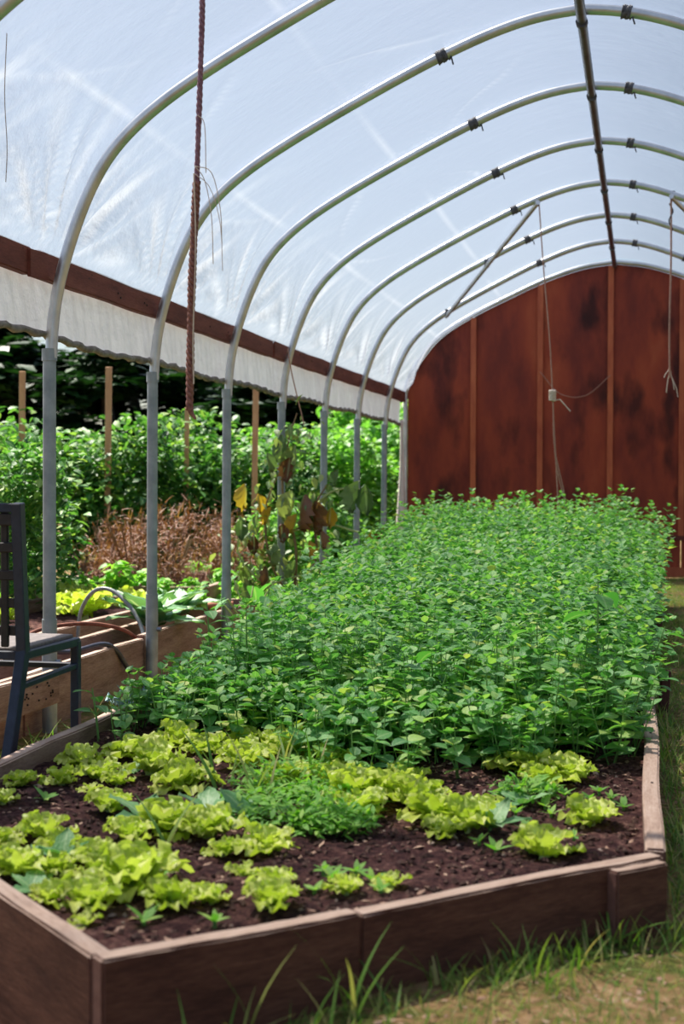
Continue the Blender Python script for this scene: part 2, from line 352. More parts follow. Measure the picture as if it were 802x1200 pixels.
def fbm(x, y, s=1.0):
    return (math.sin(x*1.7*s+y*2.3*s+1)+math.sin(x*3.9*s-y*3.1*s+2)*.6+math.sin(x*8.3*s+y*6.7*s+.5)*.35+math.sin(-x*15*s+y*17*s)*.2)/2.15
def vnoise(n, seed=0):
    r = np.random.default_rng(seed); g = r.random((n, n)); return g

# ---------------------------------------------------------------- ground
LX = -1.62; RX = .044; BZ = .14      # raised bed: left and right outer faces, height of its boards
def gz(x, y):
    z = .012*fbm(x, y, 1.3)
    t = min(1, max(0, (-.4-x)/.6)); z -= .085*t*t*(3-2*t)
    return z
def axis(a, b, fine0, fine1, df, dc):
    o = []; x = a
    while x < b:
        o.append(x); x += df if fine0 <= x < fine1 else dc*(1+abs(x-(fine0+fine1)/2)*.05)
    o.append(b); return o
xs = axis(-60, 25, -4, 1.5, .05, .7); ys = axis(-4, 70, 1.2, 10, .05, .5)
P = np.array([(x, y, gz(x, y)) for y in ys for x in xs]); nx = len(xs)
F = np.array([(j*nx+i, j*nx+i+1, (j+1)*nx+i+1, (j+1)*nx+i) for j in range(len(ys)-1) for i in range(nx-1)])
tag(link('ground', npmesh('ground', P, F), 'ground'), kind='structure')

# ---------------------------------------------------------------- hoops, film, wall
RXC = -.27     # ridge x
prof_half = [(-1.915,-.10), (-1.912,.6), (-1.908,1.30), (-1.890,1.50), (-1.848,1.68), (-1.755,1.93), (-1.66,2.07), (-1.56,2.165),
             (-1.43,2.262), (-1.235,2.374), (-1.04,2.476), (-.85,2.573), (-.61,2.688), (-.44,2.758), (-.295,2.808), (-.15,2.842), (0,2.855)]
HP = curve_pts([(x, 0, z) for x, z in prof_half], 128)
for _ in range(40): HP = [HP[0]] + [(HP[i-1]+HP[i]*2+HP[i+1])/4 for i in range(1, len(HP)-1)] + [HP[-1]]
HP = HP + [Vector((-p.x, 0, p.z)) for p in reversed(HP[:-1])]
hoop_y = {k: 5.06+1.2*k for k in range(-4, 7)}
i_leg = next(i for i, p in enumerate(HP) if p.z > 1.30)
def make_hoop():
    root = empty('greenhouse_hoop')
    nH = len(HP)
    MB().tube([p for p in HP[i_leg:nH-i_leg]], .0225, 12).build('arch', 'pipe', root, True)
    for s in (1, -1):
        x0 = 1.912*s
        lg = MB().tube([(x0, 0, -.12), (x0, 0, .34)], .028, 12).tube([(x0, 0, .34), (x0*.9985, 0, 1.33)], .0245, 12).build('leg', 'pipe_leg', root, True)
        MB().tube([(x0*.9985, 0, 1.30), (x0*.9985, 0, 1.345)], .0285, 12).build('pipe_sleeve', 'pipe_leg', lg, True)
        MB().tube([(x0-s*.02, 0, .18), (x0-s*.045, 0, .18)], .011, 6).build('bolt', 'bolt', lg)
        # wire ties holding the joints of the arch
        for tx, n_ in ((-.61, 9), (.19, 7)):
            if s > 0 and tx > 0: continue
            px = tx*(1 if s < 0 else -1) if tx < 0 else tx
            i = min(range(nH), key=lambda q: abs(HP[q].x-px)); p = HP[i]; d = (HP[i+1]-HP[i-1]).normalized(); a = Vector((-d.z, 0, d.x)); b = Vector((0,1,0))
            pts = [p + d*((t/80-.5)*.05*n_/9) + (a*math.cos(t*.75) + b*math.sin(t*.75))*(.026+.003*math.sin(t*2.1)) for t in range(80)]
            pts += [pts[-1] + Vector((.01, -.02, .005)), pts[-1] + Vector((.02, -.03, -.03))]
            MB().tube(pts, .0038, 5).build('wire_tie', 'tape', root, True)
    return root
hoop = make_hoop(); register(hoop)
ordn = {-4: 'above the camera side', -3: 'nearest the camera', -2: 'just outside the top left of the picture', -1: 'cut by the top left corner of the picture', 0: 'first full leg from the left, beside the navy chair',
        1: 'second leg from the left, bolted to the left planter boards', 2: 'third leg from the left, past the planter corner', 3: 'fourth leg from the left, behind the wilted vine',
        4: 'fifth from the left, where the slanting brace begins', 5: 'sixth from the left, crossed by the slanting brace', 6: 'last one before the rust-red end wall'}
for k, y in hoop_y.items():
    if k == -4: continue
    if k == -3: h = hoop; h.location = (RXC, y, 0)
    else: h = copy_tree(hoop, (RXC, y, 0))
    tag(h, 'galvanised steel greenhouse hoop, ' + ordn[k], 'hoop', 'hoops of the greenhouse frame')
    if k == 0: h.location.x += .018
    h.rotation_euler = (0, random.uniform(-.002, .002), 0)
WY = 13.34
# ridge pole
r_ = empty('ridge_pole', (RXC, 2.3, 2.80), 0, 'long dark steel ridge pole running under the hoops to the end wall', 'pole')
MB().tube([(0, y-2.3, .006-.0) for y in (2.3, 6, 10, WY-.02)], .0215, 12).build('pipe', 'ridge', r_, True)
for y in list(hoop_y.values())[2:]:
    MB().tube([(0, y-2.3-.016, .0), (0, y-2.3+.016, .0)], .026, 10).box((0, y-2.3, .032), (.012, .03, .03)).build('clamp', 'tape', r_)
# slanting braces
b_ = empty('slanting_brace', (-.708, 9.86, 2.765), 0, 'thin steel brace slanting down from the fifth hoop to the last hoop on the left', 'brace')
d1 = Vector((-.944, 2.40, -.471))
MB().tube([Vector((0, -.03, -.035)), d1 + Vector((.0,0,-.035))], .017, 10).build('pipe', 'pipe', b_, True)
for t in (.01, .5, .985): MB().box(d1*t + Vector((0,0,-.015)), (.03, .05, .055)).build('clamp', 'tape', b_)
b2 = empty('slanting_brace', (.165, 9.86, 2.773), 0, 'thin steel brace slanting down to the right from the fifth hoop', 'brace')
d2 = Vector((.944, 2.40, -.471))
MB().tube([Vector((0, -.03, -.035)), d2 + Vector((.0,0,-.035))], .017, 10).build('pipe', 'pipe', b2, True)
for t in (.01, .985): MB().box(d2*t + Vector((0,0,-.015)), (.03, .05, .055)).build('clamp', 'tape', b2)

# film: arc length along outside of the hoop from hip to hip
ia = next(i for i, p in enumerate(HP) if p.z > 1.63)
arc = HP[ia:len(HP)-ia]; al = [0]
for a, b in zip(arc, arc[1:]): al.append(al[-1] + (b-a).length)
TL = al[-1]; NA = 170; NY = 560; Y0F, Y1F = .3, WY+.02
S = np.linspace(0, TL, NA); ax = np.interp(S, al, [p.x for p in arc]); az_ = np.interp(S, al, [p.z for p in arc])
tx = np.gradient(ax, S); tz = np.gradient(az_, S); nxv, nzv = -tz, tx
YY = np.linspace(Y0F, Y1F, NY); SS, YG = np.meshgrid(S, YY)
ph = ((YG-5.06)/1.2) % 1.0
sag = -.020*np.sin(PI*ph)**2; CR = np.zeros_like(SS)
D = .026 + sag + .003*np.sin(SS*3.1+YG*1.3)*np.sin(PI*ph)
for side in (0, 1):
    sd_ = SS if side == 0 else TL-SS
    for k in range(-4, 8):
        yk = 5.06+1.2*k; dy = YG-yk; r = np.hypot(dy, sd_+.06); th = np.arctan2(dy, sd_+.06)
        a = .024*np.clip(sd_/.10-.3,0,1)*np.exp(-((r-.28)/.36)**2)*np.clip(np.abs(th)*3-.12, 0, 1)
        CR += np.clip(a/.024, 0, 1)*(np.abs(np.sin(th*7.0+k*1.7+.6*np.sin(r*9))*np.sin(th*11+k))**4*1.9 + .8*np.abs(np.sin(th*23+k*2.9+r*5))**12)
        D += a*(np.abs(np.sin(th*7.0+k*1.7))**.7-.5) + a*.5*np.sin(th*19+k*2.9)
    D += .004*np.clip(sd_/.08-.3,0,1)*np.exp(-(sd_/.22)**2)*np.sin(YG*41+2*np.sin(YG*3))
FD = np.clip((np.minimum(SS, TL-SS)-.03)/.12, 0, 1); D = .026 + (D-.026)*FD
D += .030*np.exp(-(np.minimum(SS, TL-SS)/.075)**4)
for s0 in (.62, 1.28): CR += .5*np.exp(-((SS-s0-.02*np.sin(YG*.8))/.006)**2)
for s0 in (.62, 1.28): D += .0035*np.exp(-((SS-s0-.02*np.sin(YG*.8))/.016)**2)
# long soft pull folds in some bays
for (cy, cs, an, ln) in ((4.35,.55,.5,.35),(5.5,.8,-.7,.25),(6.75,.5,.4,.3),(7.9,.9,-.4,.3),(9.0,.7,.5,.3),(5.9,1.5,.9,.35),(7.1,1.8,-.6,.3),(8.6,1.6,.3,.3),(4.4,1.2,-.9,.3)):
    u = (YG-cy)*math.cos(an)+(SS-cs)*math.sin(an); v = -(YG-cy)*math.sin(an)+(SS-cs)*math.cos(an)
    D += .013*np.exp(-(u/ln)**2-(v/.04)**2); CR += .35*np.exp(-(u/ln)**2-((v+.02*np.sin(u*9))/.012)**2)
PX = ax[None]+nxv[None]*D*1.0; PZ = az_[None]+nzv[None]*D
P = np.stack([PX+RXC, YG, PZ], -1).reshape(-1, 3)
F = np.array([(j*NA+i, j*NA+i+1, (j+1)*NA+i+1, (j+1)*NA+i) for j in range(NY-1) for i in range(NA-1)])
tag(link('ceiling', npmesh('ceiling', P, F, np.clip(CR, 0, 1).ravel(), np.zeros((len(P), 2))), 'film'), kind='structure')

# hip boards with side curtains below them
for s, side in ((-1, 'left'), (1, 'right')):
    X = RXC + s*1.915
    hb = empty('hip_board', (X, 0, 1.595), 0, f'long red-brown {"hip board the film is fastened to along the left" if s < 0 else "hip board along the right side of the greenhouse"}', 'board')
    segs = [(.3, 4.90, 0), (4.98, 8.4, 0), (8.42, 11.2, 0), (11.22, WY-.02, 0)]
    xo = s*.0
    for a, b, dz in segs: plank('plank', (xo, a, dz), (xo, b, dz), .10, .036, 'redboard', hb, seg=30)
    plank('splice_block', (xo-s*.0265, 4.87, -.012), (xo-s*.0265, 5.03, -.008), .10, .014, 'redboard', hb, seg=4) if s < 0 else None
    nl = MB()
    for i in range(26):
        y = 4.8+i*.33
        for q in range(random.choice((1,2))): nl.box((xo-s*.0185, y+q*.03, random.uniform(.03,.085)), (.003,.007,.007))
    tag(nl.build('nails', 'nail', hb), kind='stuff')
    # side curtain
    cu = empty('side_curtain', (X, 0, 1.40), 0, f'white plastic curtain hanging below the hip board on the {side}', 'curtain')
    ny, nz = 900, 8; yy = np.linspace(.3, WY-.05, ny); zz = np.linspace(.205, 0, nz)
    YG2, ZG = np.meshgrid(yy, zz, indexing='ij')
    am = (.205-ZG)/.205
    Xc = s*(.030 + .006*am) + .0035*(.25+am)*(np.sin(YG2*17+2.5*np.sin(YG2*3.1)+ZG*6)+.6*np.sin(YG2*39+3*np.sin(YG2*2.3)-ZG*9)) + .0012*np.sin(YG2*71+4*np.sin(YG2*1.9)+ZG*30)
    Zc = ZG + am*.008*np.sin(YG2*4.1)
    P = np.stack([Xc, YG2, Zc], -1).reshape(-1, 3)
    F = np.array([(i*nz+j, (i+1)*nz+j, (i+1)*nz+j+1, i*nz+j+1) for i in range(ny-1) for j in range(nz-1)])
    link('sheet', npmesh('sheet', P, F), 'skirt', cu)
    pts = [(s*.034+.004*math.sin(y*19), y, -.004+.008*math.sin(y*4.1)+.004*math.sin(y*37)) for y in np.linspace(.3, WY-.05, 400)]
    MB().tube(pts, [.011+.004*abs(math.sin(i*.7))+random.uniform(-.001,.003) for i in range(400)], 6).build('rolled_hem', 'hem', cu, True)

# end wall of rust-red panels under an arched rail
wp = [(-1.883,1.685), (-1.836,1.843), (-1.709,2.039), (-1.551,2.209), (-1.267,2.385), (-.924,2.549), (-.645,2.674), (-.309,2.787), (0,2.834)]
WP = curve_pts([(-1.885, 0, 0), (-1.885, 0, .8), (-1.885,0,1.45)] + [(x, 0, z) for x, z in wp], 120)
WPf = WP + [Vector((-p.x, 0, p.z)) for p in reversed(WP[:-1])]
top = [p for p in WPf if p.z > .9 ]
txs = [p.x for p in top]; tzs = [p.z for p in top]
def topz(x):
    if x < -1.0: pass
    return float(np.interp(x, txs, tzs))
wb = empty('wall_back', (RXC, WY, 0), 0, kind='structure')
bat = [-1.885, -1.27, -.66, -.03, .60, 1.23, 1.885]
for i in range(6):
    a, b = bat[i], bat[i+1]; pz = .36
    for (z0, upper) in ((.06, False), (pz+.006, True)):
        m_ = MB(); n_ = 14; dep = .018 + .004*(i % 2)
        xs_ = [a+.004+(b-a-.008)*q/n_ for q in range(n_+1)]
        tz_ = [topz(x)-.012 if upper else pz-.006 for x in xs_]
        vs = [(x, 0, z0) for x in xs_] + [(x, 0, z) for x, z in zip(xs_, tz_)] + [(x, dep, z0) for x in xs_] + [(x, dep, z) for x, z in zip(xs_, tz_)]
        n1 = n_+1; fs = []
        for q in range(n_): fs += [(q, q+1, n1+q+1, n1+q), (2*n1+q+1, 2*n1+q, 3*n1+q, 3*n1+q+1), (n1+q, n1+q+1, 3*n1+q+1, 3*n1+q), (q+1, q, 2*n1+q, 2*n1+q+1)]
        fs += [(0, n1, 3*n1, 2*n1), (n_, 2*n1+n_, 3*n1+n_, n1+n_)]
        p_ = m_.add(vs, fs).build('panel', 'panel', wb); p_.location.y = .004*(i % 3)
for x in bat[1:-1]:
    MB().box((x, -.012, (topz(x)+.36)/2), (.05, .022, topz(x)-.40)).build('batten', 'batten', wb)
MB().box((0, -.012, .362), (3.75, .020, .045)).build('cross_rail', 'redboard', wb)
MB().box((0, -.016, .05), (3.75, .03, .09)).build('bottom_rail', 'batten', wb)
for x in (.18, .30): MB().box((x, -.02, .2), (.05, .02, .3)).build('batten', 'redboard', wb)
MB().tube([Vector((p.x*1.008, -.02, p.z+.008)) for p in WPf], .021, 10).build('arched_rail', 'pipe', wb, True)
# pale sheet strip at the left foot of the wall
pts = []; n_ = 24
for i in range(n_+1):
    t = i/n_; z = 1.43-1.25*t; w0 = .03+.10*max(0, t-.15)**1.2
    for j in range(6):
        q = j/5; pts.append((-2.215+.01*math.sin(t*5)-.0*t + w0*(q)*1.0 - .03*t, WY-.06-.05*math.sin(q*PI)*(.4+t)+.01*math.sin(q*9+t*5), z))
F = [(i*6+j, i*6+j+1, (i+1)*6+j+1, (i+1)*6+j) for i in range(n_) for j in range(5)]
o = MB().add(pts, F).build('sheet_strip', 'flash', None, True); sm = o.modifiers.new('t', 'SOLIDIFY'); sm.thickness = .003
tag(o, 'pale pinkish plastic strip hanging down the left edge of the red end wall', 'plastic sheet')

# ---------------------------------------------------------------- raised bed
bed = empty('raised_bed', (0, 0, 0), 0, 'long wooden raised bed with a pointed front full of greens', 'raised bed')
T = .039
Rc = Vector((RX, 2.823, 0)); Lc = Vector((-.775, 2.004, 0)); Kc = Vector((LX, 2.849, 0)); YE = 10.25
d = (Rc-Lc).normalized(); nin = Vector((-d.y, d.x, 0))
split = Lc + d*.46; DN = Vector((0,0,-.1))
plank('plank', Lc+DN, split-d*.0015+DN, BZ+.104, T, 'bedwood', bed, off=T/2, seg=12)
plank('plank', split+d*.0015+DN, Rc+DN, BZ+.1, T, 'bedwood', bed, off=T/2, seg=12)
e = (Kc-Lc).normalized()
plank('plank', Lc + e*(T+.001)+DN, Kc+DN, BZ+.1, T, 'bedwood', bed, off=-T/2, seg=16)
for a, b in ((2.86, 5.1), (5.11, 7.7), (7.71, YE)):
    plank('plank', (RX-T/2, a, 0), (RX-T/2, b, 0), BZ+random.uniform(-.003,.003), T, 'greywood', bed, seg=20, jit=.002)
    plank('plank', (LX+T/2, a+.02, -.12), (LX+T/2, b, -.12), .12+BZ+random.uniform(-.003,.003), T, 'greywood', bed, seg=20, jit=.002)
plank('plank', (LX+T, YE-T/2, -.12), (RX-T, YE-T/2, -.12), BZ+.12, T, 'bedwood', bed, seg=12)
# short block screwed outside the right end of the front board
nout = -nin; p0 = Rc - d*.150 + nout*(.015+.001) + DN
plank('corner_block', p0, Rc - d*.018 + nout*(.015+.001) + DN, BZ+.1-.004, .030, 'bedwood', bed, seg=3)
nl = MB()
for y in (3.05, 3.5, 4.2, 4.9): nl.box((RX-T/2, y, BZ+.001), (.006,.006,.003))
tag(nl.build('nails', 'nail', bed), kind='stuff')
# stakes holding the right side
for (x, y, h, lab) in ((.078, 5.55, .15, 'short dark peg driven in beside the right side of the bed, nearer one'), (.085, 8.3, .13, 'short dark peg beside the far right side of the bed'), (.07, 9.2, .17, 'dark peg at the far right end of the bed boards')):
    pg = MB().box((0,0,h/2-.05), (.036,.036,h+.1)).build('wooden_peg', 'darkwood'); pg.location = (x, y, 0); pg.rotation_euler = (.02, .06, .1)
    bv = pg.modifiers.new('b', 'BEVEL'); bv.width = .004
    tag(pg, lab, 'peg')

SOILZ = .092
def inbed(x, y, m=0.0):
    if not (LX+T+m < x < RX-T-m) or y > YE-T-m: return False
    # pointed front: inside both 45 degree faces
    return (y-2.004) > abs(x+.775) + (T+m)*1.414
def soilz(x, y): return SOILZ + .008*fbm(x, y, 4) + .006*fbm(x+3, y+1, 13)
bm = bmesh.new(); st = .018; vid = {}
xs = np.arange(LX+.01, RX-.009, st); ys = np.concatenate([np.arange(2.0, 4.6, st), np.arange(4.6, YE-.02, .12)])
for j, y in enumerate(ys):
    for i, x in enumerate(xs):
        yy_ = max(y, 2.004+abs(x+.775)+T*.9)
        if yy_-y > st*1.6 and y < 3: continue
        vid[i, j] = bm.verts.new((x, yy_, soilz(x, yy_)+random.uniform(-.0035,.0035)))
for (i, j), v in list(vid.items()):
    q = [vid.get(k) for k in ((i,j),(i+1,j),(i+1,j+1),(i,j+1))]
    if all(q): bm.faces.new(q)
me = bpy.data.meshes.new('soil'); bm.to_mesh(me); bm.free()
tag(link('soil', me, 'soil'), 'dark brown garden soil filling the raised bed', 'soil', kind='stuff')
# clods, wood chips, pebbles on the soil
def scatter_bits(name, n, m, size, flat, region, label, cat, zf):
    vs = []; fs = []
    t_ = [(1,0,0),(-1,0,0),(0,1,0),(0,-1,0),(0,0,1),(0,0,-1)]; ff = [(0,2,4),(2,1,4),(1,3,4),(3,0,4),(2,0,5),(1,2,5),(3,1,5),(0,3,5)]
    for _ in range(n):
        x, y = region()
        if x is None: continue
        s_ = size*random.uniform(.5, 1.3); R = Euler((random.uniform(-.4,.4), random.uniform(-.4,.4), random.random()*6.3)).to_matrix(); b = len(vs)
        sx = s_*random.uniform(.7, 1.6)
        for v in t_: q = R @ Vector((v[0]*sx*random.uniform(.8,1.2), v[1]*s_*.6*random.uniform(.8,1.2), v[2]*s_*flat)); vs.append((q.x+x, q.y+y, q.z+zf(x, y)+s_*flat*.4))
        fs += [tuple(i+b for i in f) for f in ff]
    me = bpy.data.meshes.new(name); me.from_pydata(vs, [], fs); me.update()
    return tag(link(name, me, m, None, False), label, cat, kind='stuff')
def bedspot():
    while True:
        x, y = random.uniform(LX, RX), random.uniform(2.05, 4.4)
        if inbed(x, y, .012): return x, y
scatter_bits('soil_clods', 4200, 'clod', .008, .7, bedspot, 'small dark soil clods over the bed', 'clods', soilz)
scatter_bits('wood_chips', 1100, 'chip', .009, .22, bedspot, 'tan wood chips scattered on the bed soil', 'wood chips', soilz)
scatter_bits('pebbles', 260, 'pebble', .007, .6, bedspot, 'pale pebbles scattered on the bed soil', 'pebbles', soilz)
def litter():
    if random.random() < .5: return random.uniform(.07, 1.2), random.uniform(2.5, 12.5)
    return random.uniform(-.7, .9), random.uniform(1.3, 2.9)
def litter2():
    while True:
        x, y = litter()
        if not (x < RX+.03 and (y-2.004) > abs(x+.775)-.07): return x, y
scatter_bits('leaf_litter', 3600, 'chip', .008, .12, litter2, 'dry tan leaf litter on the path beside the bed', 'leaf litter', gz)

# ---------------------------------------------------------------- mint
TM = [leaf_t(.80, 5, 3, .10, .10+.05*i, seed=i, prof='ovate') for i in range(3)]
leafmesh = [single('mint_leaf', t) for t in TM]
def sprig_data(h, r, dens=1.0, leaf=.034):
    """stems + leaf transforms"""
    st = []; L = []
    nb = r.randint(2, 3)
    for b in range(nb):
        a = r.random()*6.3; lean = r.uniform(.08, .34)*h*1.1; hh = h*r.uniform(.75, 1.0) if b else h
        c0 = Vector((0,0,0)) if b == 0 else Vector((math.cos(a)*.012, math.sin(a)*.012, 0))
        c2 = Vector((math.cos(a)*lean, math.sin(a)*lean, hh)); c1 = (c0+c2)/2 + Vector((math.cos(a+1)*.01, math.sin(a+1)*.01, -.0))
        pts = curve_pts([c0, c1, c2], 5); st.append((pts, hh)); z = .18*hh+r.random()*.03; tw = r.random()*6.3
        while z < hh:
            t = z/hh; f = t*5; k = min(int(f), 4); p = pts[k].lerp(pts[k+1], f-k)
            s = leaf*(1.15-.4*max(0, t-.55)/.45)*r.uniform(.8, 1.2)
            if t > .95: s *= .75
            for q in (0, PI):
                if r.random() < .9*dens: L.append((p, tw+q+r.uniform(-.3,.3), r.uniform(-.25,.55) if t < .9 else r.uniform(.2,.8), r.uniform(-.35,.35), s))
            z += r.uniform(.030, .044); tw += PI/2 + r.uniform(-.25,.25)
        for _ in range(2): L.append((pts[-1], r.random()*6.3, r.uniform(.4,1.0), 0, leaf*.6))
    return st, L
def sprig_meshes(h, seed, leaf=.034):
    r = random.Random(seed); st, L = sprig_data(h, r, leaf=leaf); mb = MB()
    for pts, hh in st: mb.tube(pts, [.0022]*4+[.0016, .001], 4, cap=False)
    Lp = np.array([l[0] for l in L]); g = np.arange(len(L)) % 3
    ms = batch('leaves', TM[seed % 3], Lp, [l[1] for l in L], [l[2] for l in L], [l[3] for l in L], [l[4] for l in L], rng.random(len(L))*.85)
    return mb.mesh('stem'), ms, L
classes = {}
for ci, h in enumerate((.17, .24, .32, .42, .56)):
    for v in range(6):
        a, b, L = sprig_meshes(h, ci*10+v, leaf=.040+.005*(v % 3)); a.materials.append(M['stem']); b.materials.append(M['mint']); a.shade_smooth(); classes[ci, v] = (a, b, L, h)
def canopy(x, y):
    """height of the mint above the soil"""
    zc = np.interp(y, [3.8, 4.3, 5.6, 7, 8.7, 10.3], [.22, .31, .40, .47, .56, .62])
    zl = np.interp(y, [3.8, 5.6, 6.9, 8.7, 10.3], [.08, .15, .27, .48, .60])
    k = min(1, max(0, (x-LX)/.42)); k = k*k*(3-2*k)
    z = zl*(1-k) + zc*k
    z *= 1 + .13*fbm(x*1.0, y*1.0, 2.2)
    if x > -.15: z *= 1-.25*(x+.15)/.2
    if y < front(x): z = .17
    return max(.07, z)
def front(x): return 3.98 + .42*min(1, max(0, (-x-.75)/.5)) + .05*math.sin(x*9)
spots = []
y = 3.9
while y < YE+.05:
    x = LX+.03
    while x < RX-.03:
        xx, yy_ = x+random.uniform(-.035,.035), y+random.uniform(-.035,.035)
        if yy_ > front(xx) and xx < RX-.045 and xx > LX+.05: spots.append((xx, min(yy_, YE-.05)))
        x += .078
    y += .078
for _ in range(150):
    x = random.uniform(LX+.08, -.25); y = front(x) - abs(random.gauss(0, .16))
    if y > 3.55: spots.append((x, y))
spots.sort(key=lambda s: s[1])
print('mint sprigs', len(spots))
LABM = 'leafy green mint sprig in the front of the dense mint patch'
acc = {'P': [], 'F': [], 'T': [], 'U': []}; off = 0
def mesh_np(me):
    n = len(me.vertices); P = np.empty(n*3, np.float32); me.vertices.foreach_get('co', P); nf = len(me.polygons)
    F = np.empty(nf*4, np.int32); me.loops.foreach_get('vertex_index', F)
    T = np.empty(n, np.float32); me.attributes['tint'].data.foreach_get('value', T); U = np.empty(nf*8, np.float32); me.uv_layers[0].data.foreach_get('uv', U)
    return P.reshape(-1,3).astype(float), F.reshape(-1,4), T, U.reshape(-1,2)
cache = {k: mesh_np(v[1]) for k, v in classes.items()}
for i, (x, y) in enumerate(spots):
    h = canopy(x, y)*random.uniform(.86, 1.12)
    ci = min(range(5), key=lambda c: abs((.17,.24,.32,.42,.56)[c]-h)); v = random.randrange(6); sm, lm, L, hh = classes[ci, v]; s = min(1.35, max(.6, h/hh)); rz = random.random()*6.3
    lean_r = (.12 if x > -.12 else 0) - (.1 if x < LX+.2 else 0)
    z = soilz(x, y)-.008
    if i < 300:
        e_ = empty('mint_sprig', (x, y, z), 0, LABM, 'mint', 'sprigs of the mint patch'); e_.scale = (s,s,s); e_.rotation_euler = (random.uniform(-.06,.06), lean_r+random.uniform(-.06,.06), rz)
        o = bpy.data.objects.new('stem', sm); C.objects.link(o); o.parent = e_
        if i < 34:
            for p, a, pt, rl, sc1 in L:
                lo = bpy.data.objects.new('leaf', leafmesh[(v+i) % 3]); C.objects.link(lo); lo.parent = e_
                lo.location = p; lo.scale = (sc1,)*3
                lo.rotation_euler = (Matrix.Rotation(a, 3, 'Z') @ Matrix.Rotation(pt, 3, 'X') @ Matrix.Rotation(rl, 3, 'Y')).to_euler()
        else:
            o = bpy.data.objects.new('leaves', lm); C.objects.link(o); o.parent = e_; o['kind'] = 'stuff'
    else:
        Pn, Fn, Tn, Un = cache[ci, v]
        R = np.array((Matrix.Rotation(lean_r, 3, 'Y') @ Matrix.Rotation(rz, 3, 'Z')))
        acc['P'].append(Pn @ R.T*s + np.array([x, y, z])); acc['F'].append(Fn+off); acc['T'].append((Tn+random.random()*.25) % .97); acc['U'].append(Un); off += len(Pn)
for m_ in leafmesh: m_.materials.append(M['mint'])
P = np.vstack(acc['P']); F = np.vstack(acc['F']); Tt = np.concatenate(acc['T']); Ul = np.vstack(acc['U'])
me = npmesh('mint_foliage', P, F); a = me.attributes.new('tint', 'FLOAT', 'POINT'); a.data.foreach_set('value', Tt.astype(np.float32))
u = me.uv_layers.new(name='uv'); u.data.foreach_set('uv', Ul.ravel())
tag(link('mint_patch', me, 'mint'), 'dense bushy mint growing over the far half of the raised bed', 'mint', kind='stuff')

# ---------------------------------------------------------------- broad-leaved seedlings standing among the mint
TB = [leaf_t(.72, 7, 5, .08, .22+.05*i, prof='ovate', seed=i+20) for i in range(3)]
broadm = [single('broad_leaf', t) for t in TB]
for m_ in broadm: m_.materials.append(M['broad'])
def leaf_obj(me, parent, loc, az, pitch, roll, s, name='leaf'):
    lo = bpy.data.objects.new(name, me); C.objects.link(lo); lo.parent = parent; lo.location = loc; lo.scale = (s,)*3 if not isinstance(s, tuple) else s
    lo.rotation_euler = (Matrix.Rotation(az, 3, 'Z') @ Matrix.Rotation(pitch, 3, 'X') @ Matrix.Rotation(roll, 3, 'Y')).to_euler()
    return lo
def broad_plant(x, y, z, h, n, s, label, seed, name='broadleaf_plant', lean=(0,0)):
    r = random.Random(seed); e_ = empty(name, (x, y, z), 0, label, 'plant')
    pts = curve_pts([(0,0,0), (lean[0]*.4, lean[1]*.4, h*.5), (lean[0], lean[1], h)], 8); MB().tube(pts, [.0035]*4+[.003]*3+[.002]*2, 6).build('stem', 'stem', e_, True)
    tw = r.random()*6
    for i in range(n):
        t = .45+.55*(i+.5)/n; p = pts[int(t*8)]; a = tw+i*2.4; L = s*.45
        q = p + Vector((-math.sin(a)*L*.8, math.cos(a)*L*.8, L*.5))
        MB().tube([p, (p+q)/2+Vector((0,0,.004)), q], .0018, 5).build('petiole', 'stem', e_, True)
        leaf_obj(broadm[i % 3], e_, q, a, r.uniform(-.3,.35), r.uniform(-.3,.3), s*r.uniform(.8,1.15))
    return e_
for (x, y, h, n, s, lab, ln) in (
    (-.13, 4.35, .47, 8, .085, 'tall seedling with large oval leaves at the right front of the mint', (0,0)),
    (-.02, 4.15, .26, 6, .07, 'broad leaf sprout hanging over the right board of the bed', (.07,-.03)),
    (-.01, 4.75, .30, 5, .065, 'broad leaf sprout leaning out over the right board farther back', (.08,0)),
    (-.56, 4.12, .30, 7, .085, 'large oval-leaved seedling at the middle front of the mint', (0,-.04)),
    (-.42, 4.02, .22, 6, .055, 'small round-leaved seedling in front of the mint, right of centre', (0,-.03)),
    (-.72, 4.05, .25, 7, .05, 'round-leaved seedling in front of the mint, left of centre', (0,-.02)),
    (-.30, 4.25, .36, 7, .07, 'broad-leaved seedling between the two tallest ones at the mint front', (0,-.02)),
    (-1.50, 4.95, .34, 7, .06, 'tall thin sprout rising above the left edge of the bed near the second hoop leg', (-.02,0)),
    (-1.40, 5.25, .36, 6, .06, 'tall sprout beside the third hoop leg at the left edge of the mint', (.03,0)),
    (-1.55, 3.98, .16, 5, .05, 'small oval-leaved sprout over the left board of the bed', (-.02,0)),
    (-1.34, 4.35, .20, 7, .06, 'leafy sprout at the left front corner of the mint', (0,0)),
    (-1.2, 4.2, .17, 7, .055, 'low leafy sprout behind the pale lettuces', (0,0)),
    (-1.0, 4.22, .20, 7, .055, 'leafy sprout between the mint and the middle lettuces', (0,-.02))):
    broad_plant(x, y, soilz(x, y)-.005, h, n, s, lab, int(-x*1000+y*77), lean=ln)

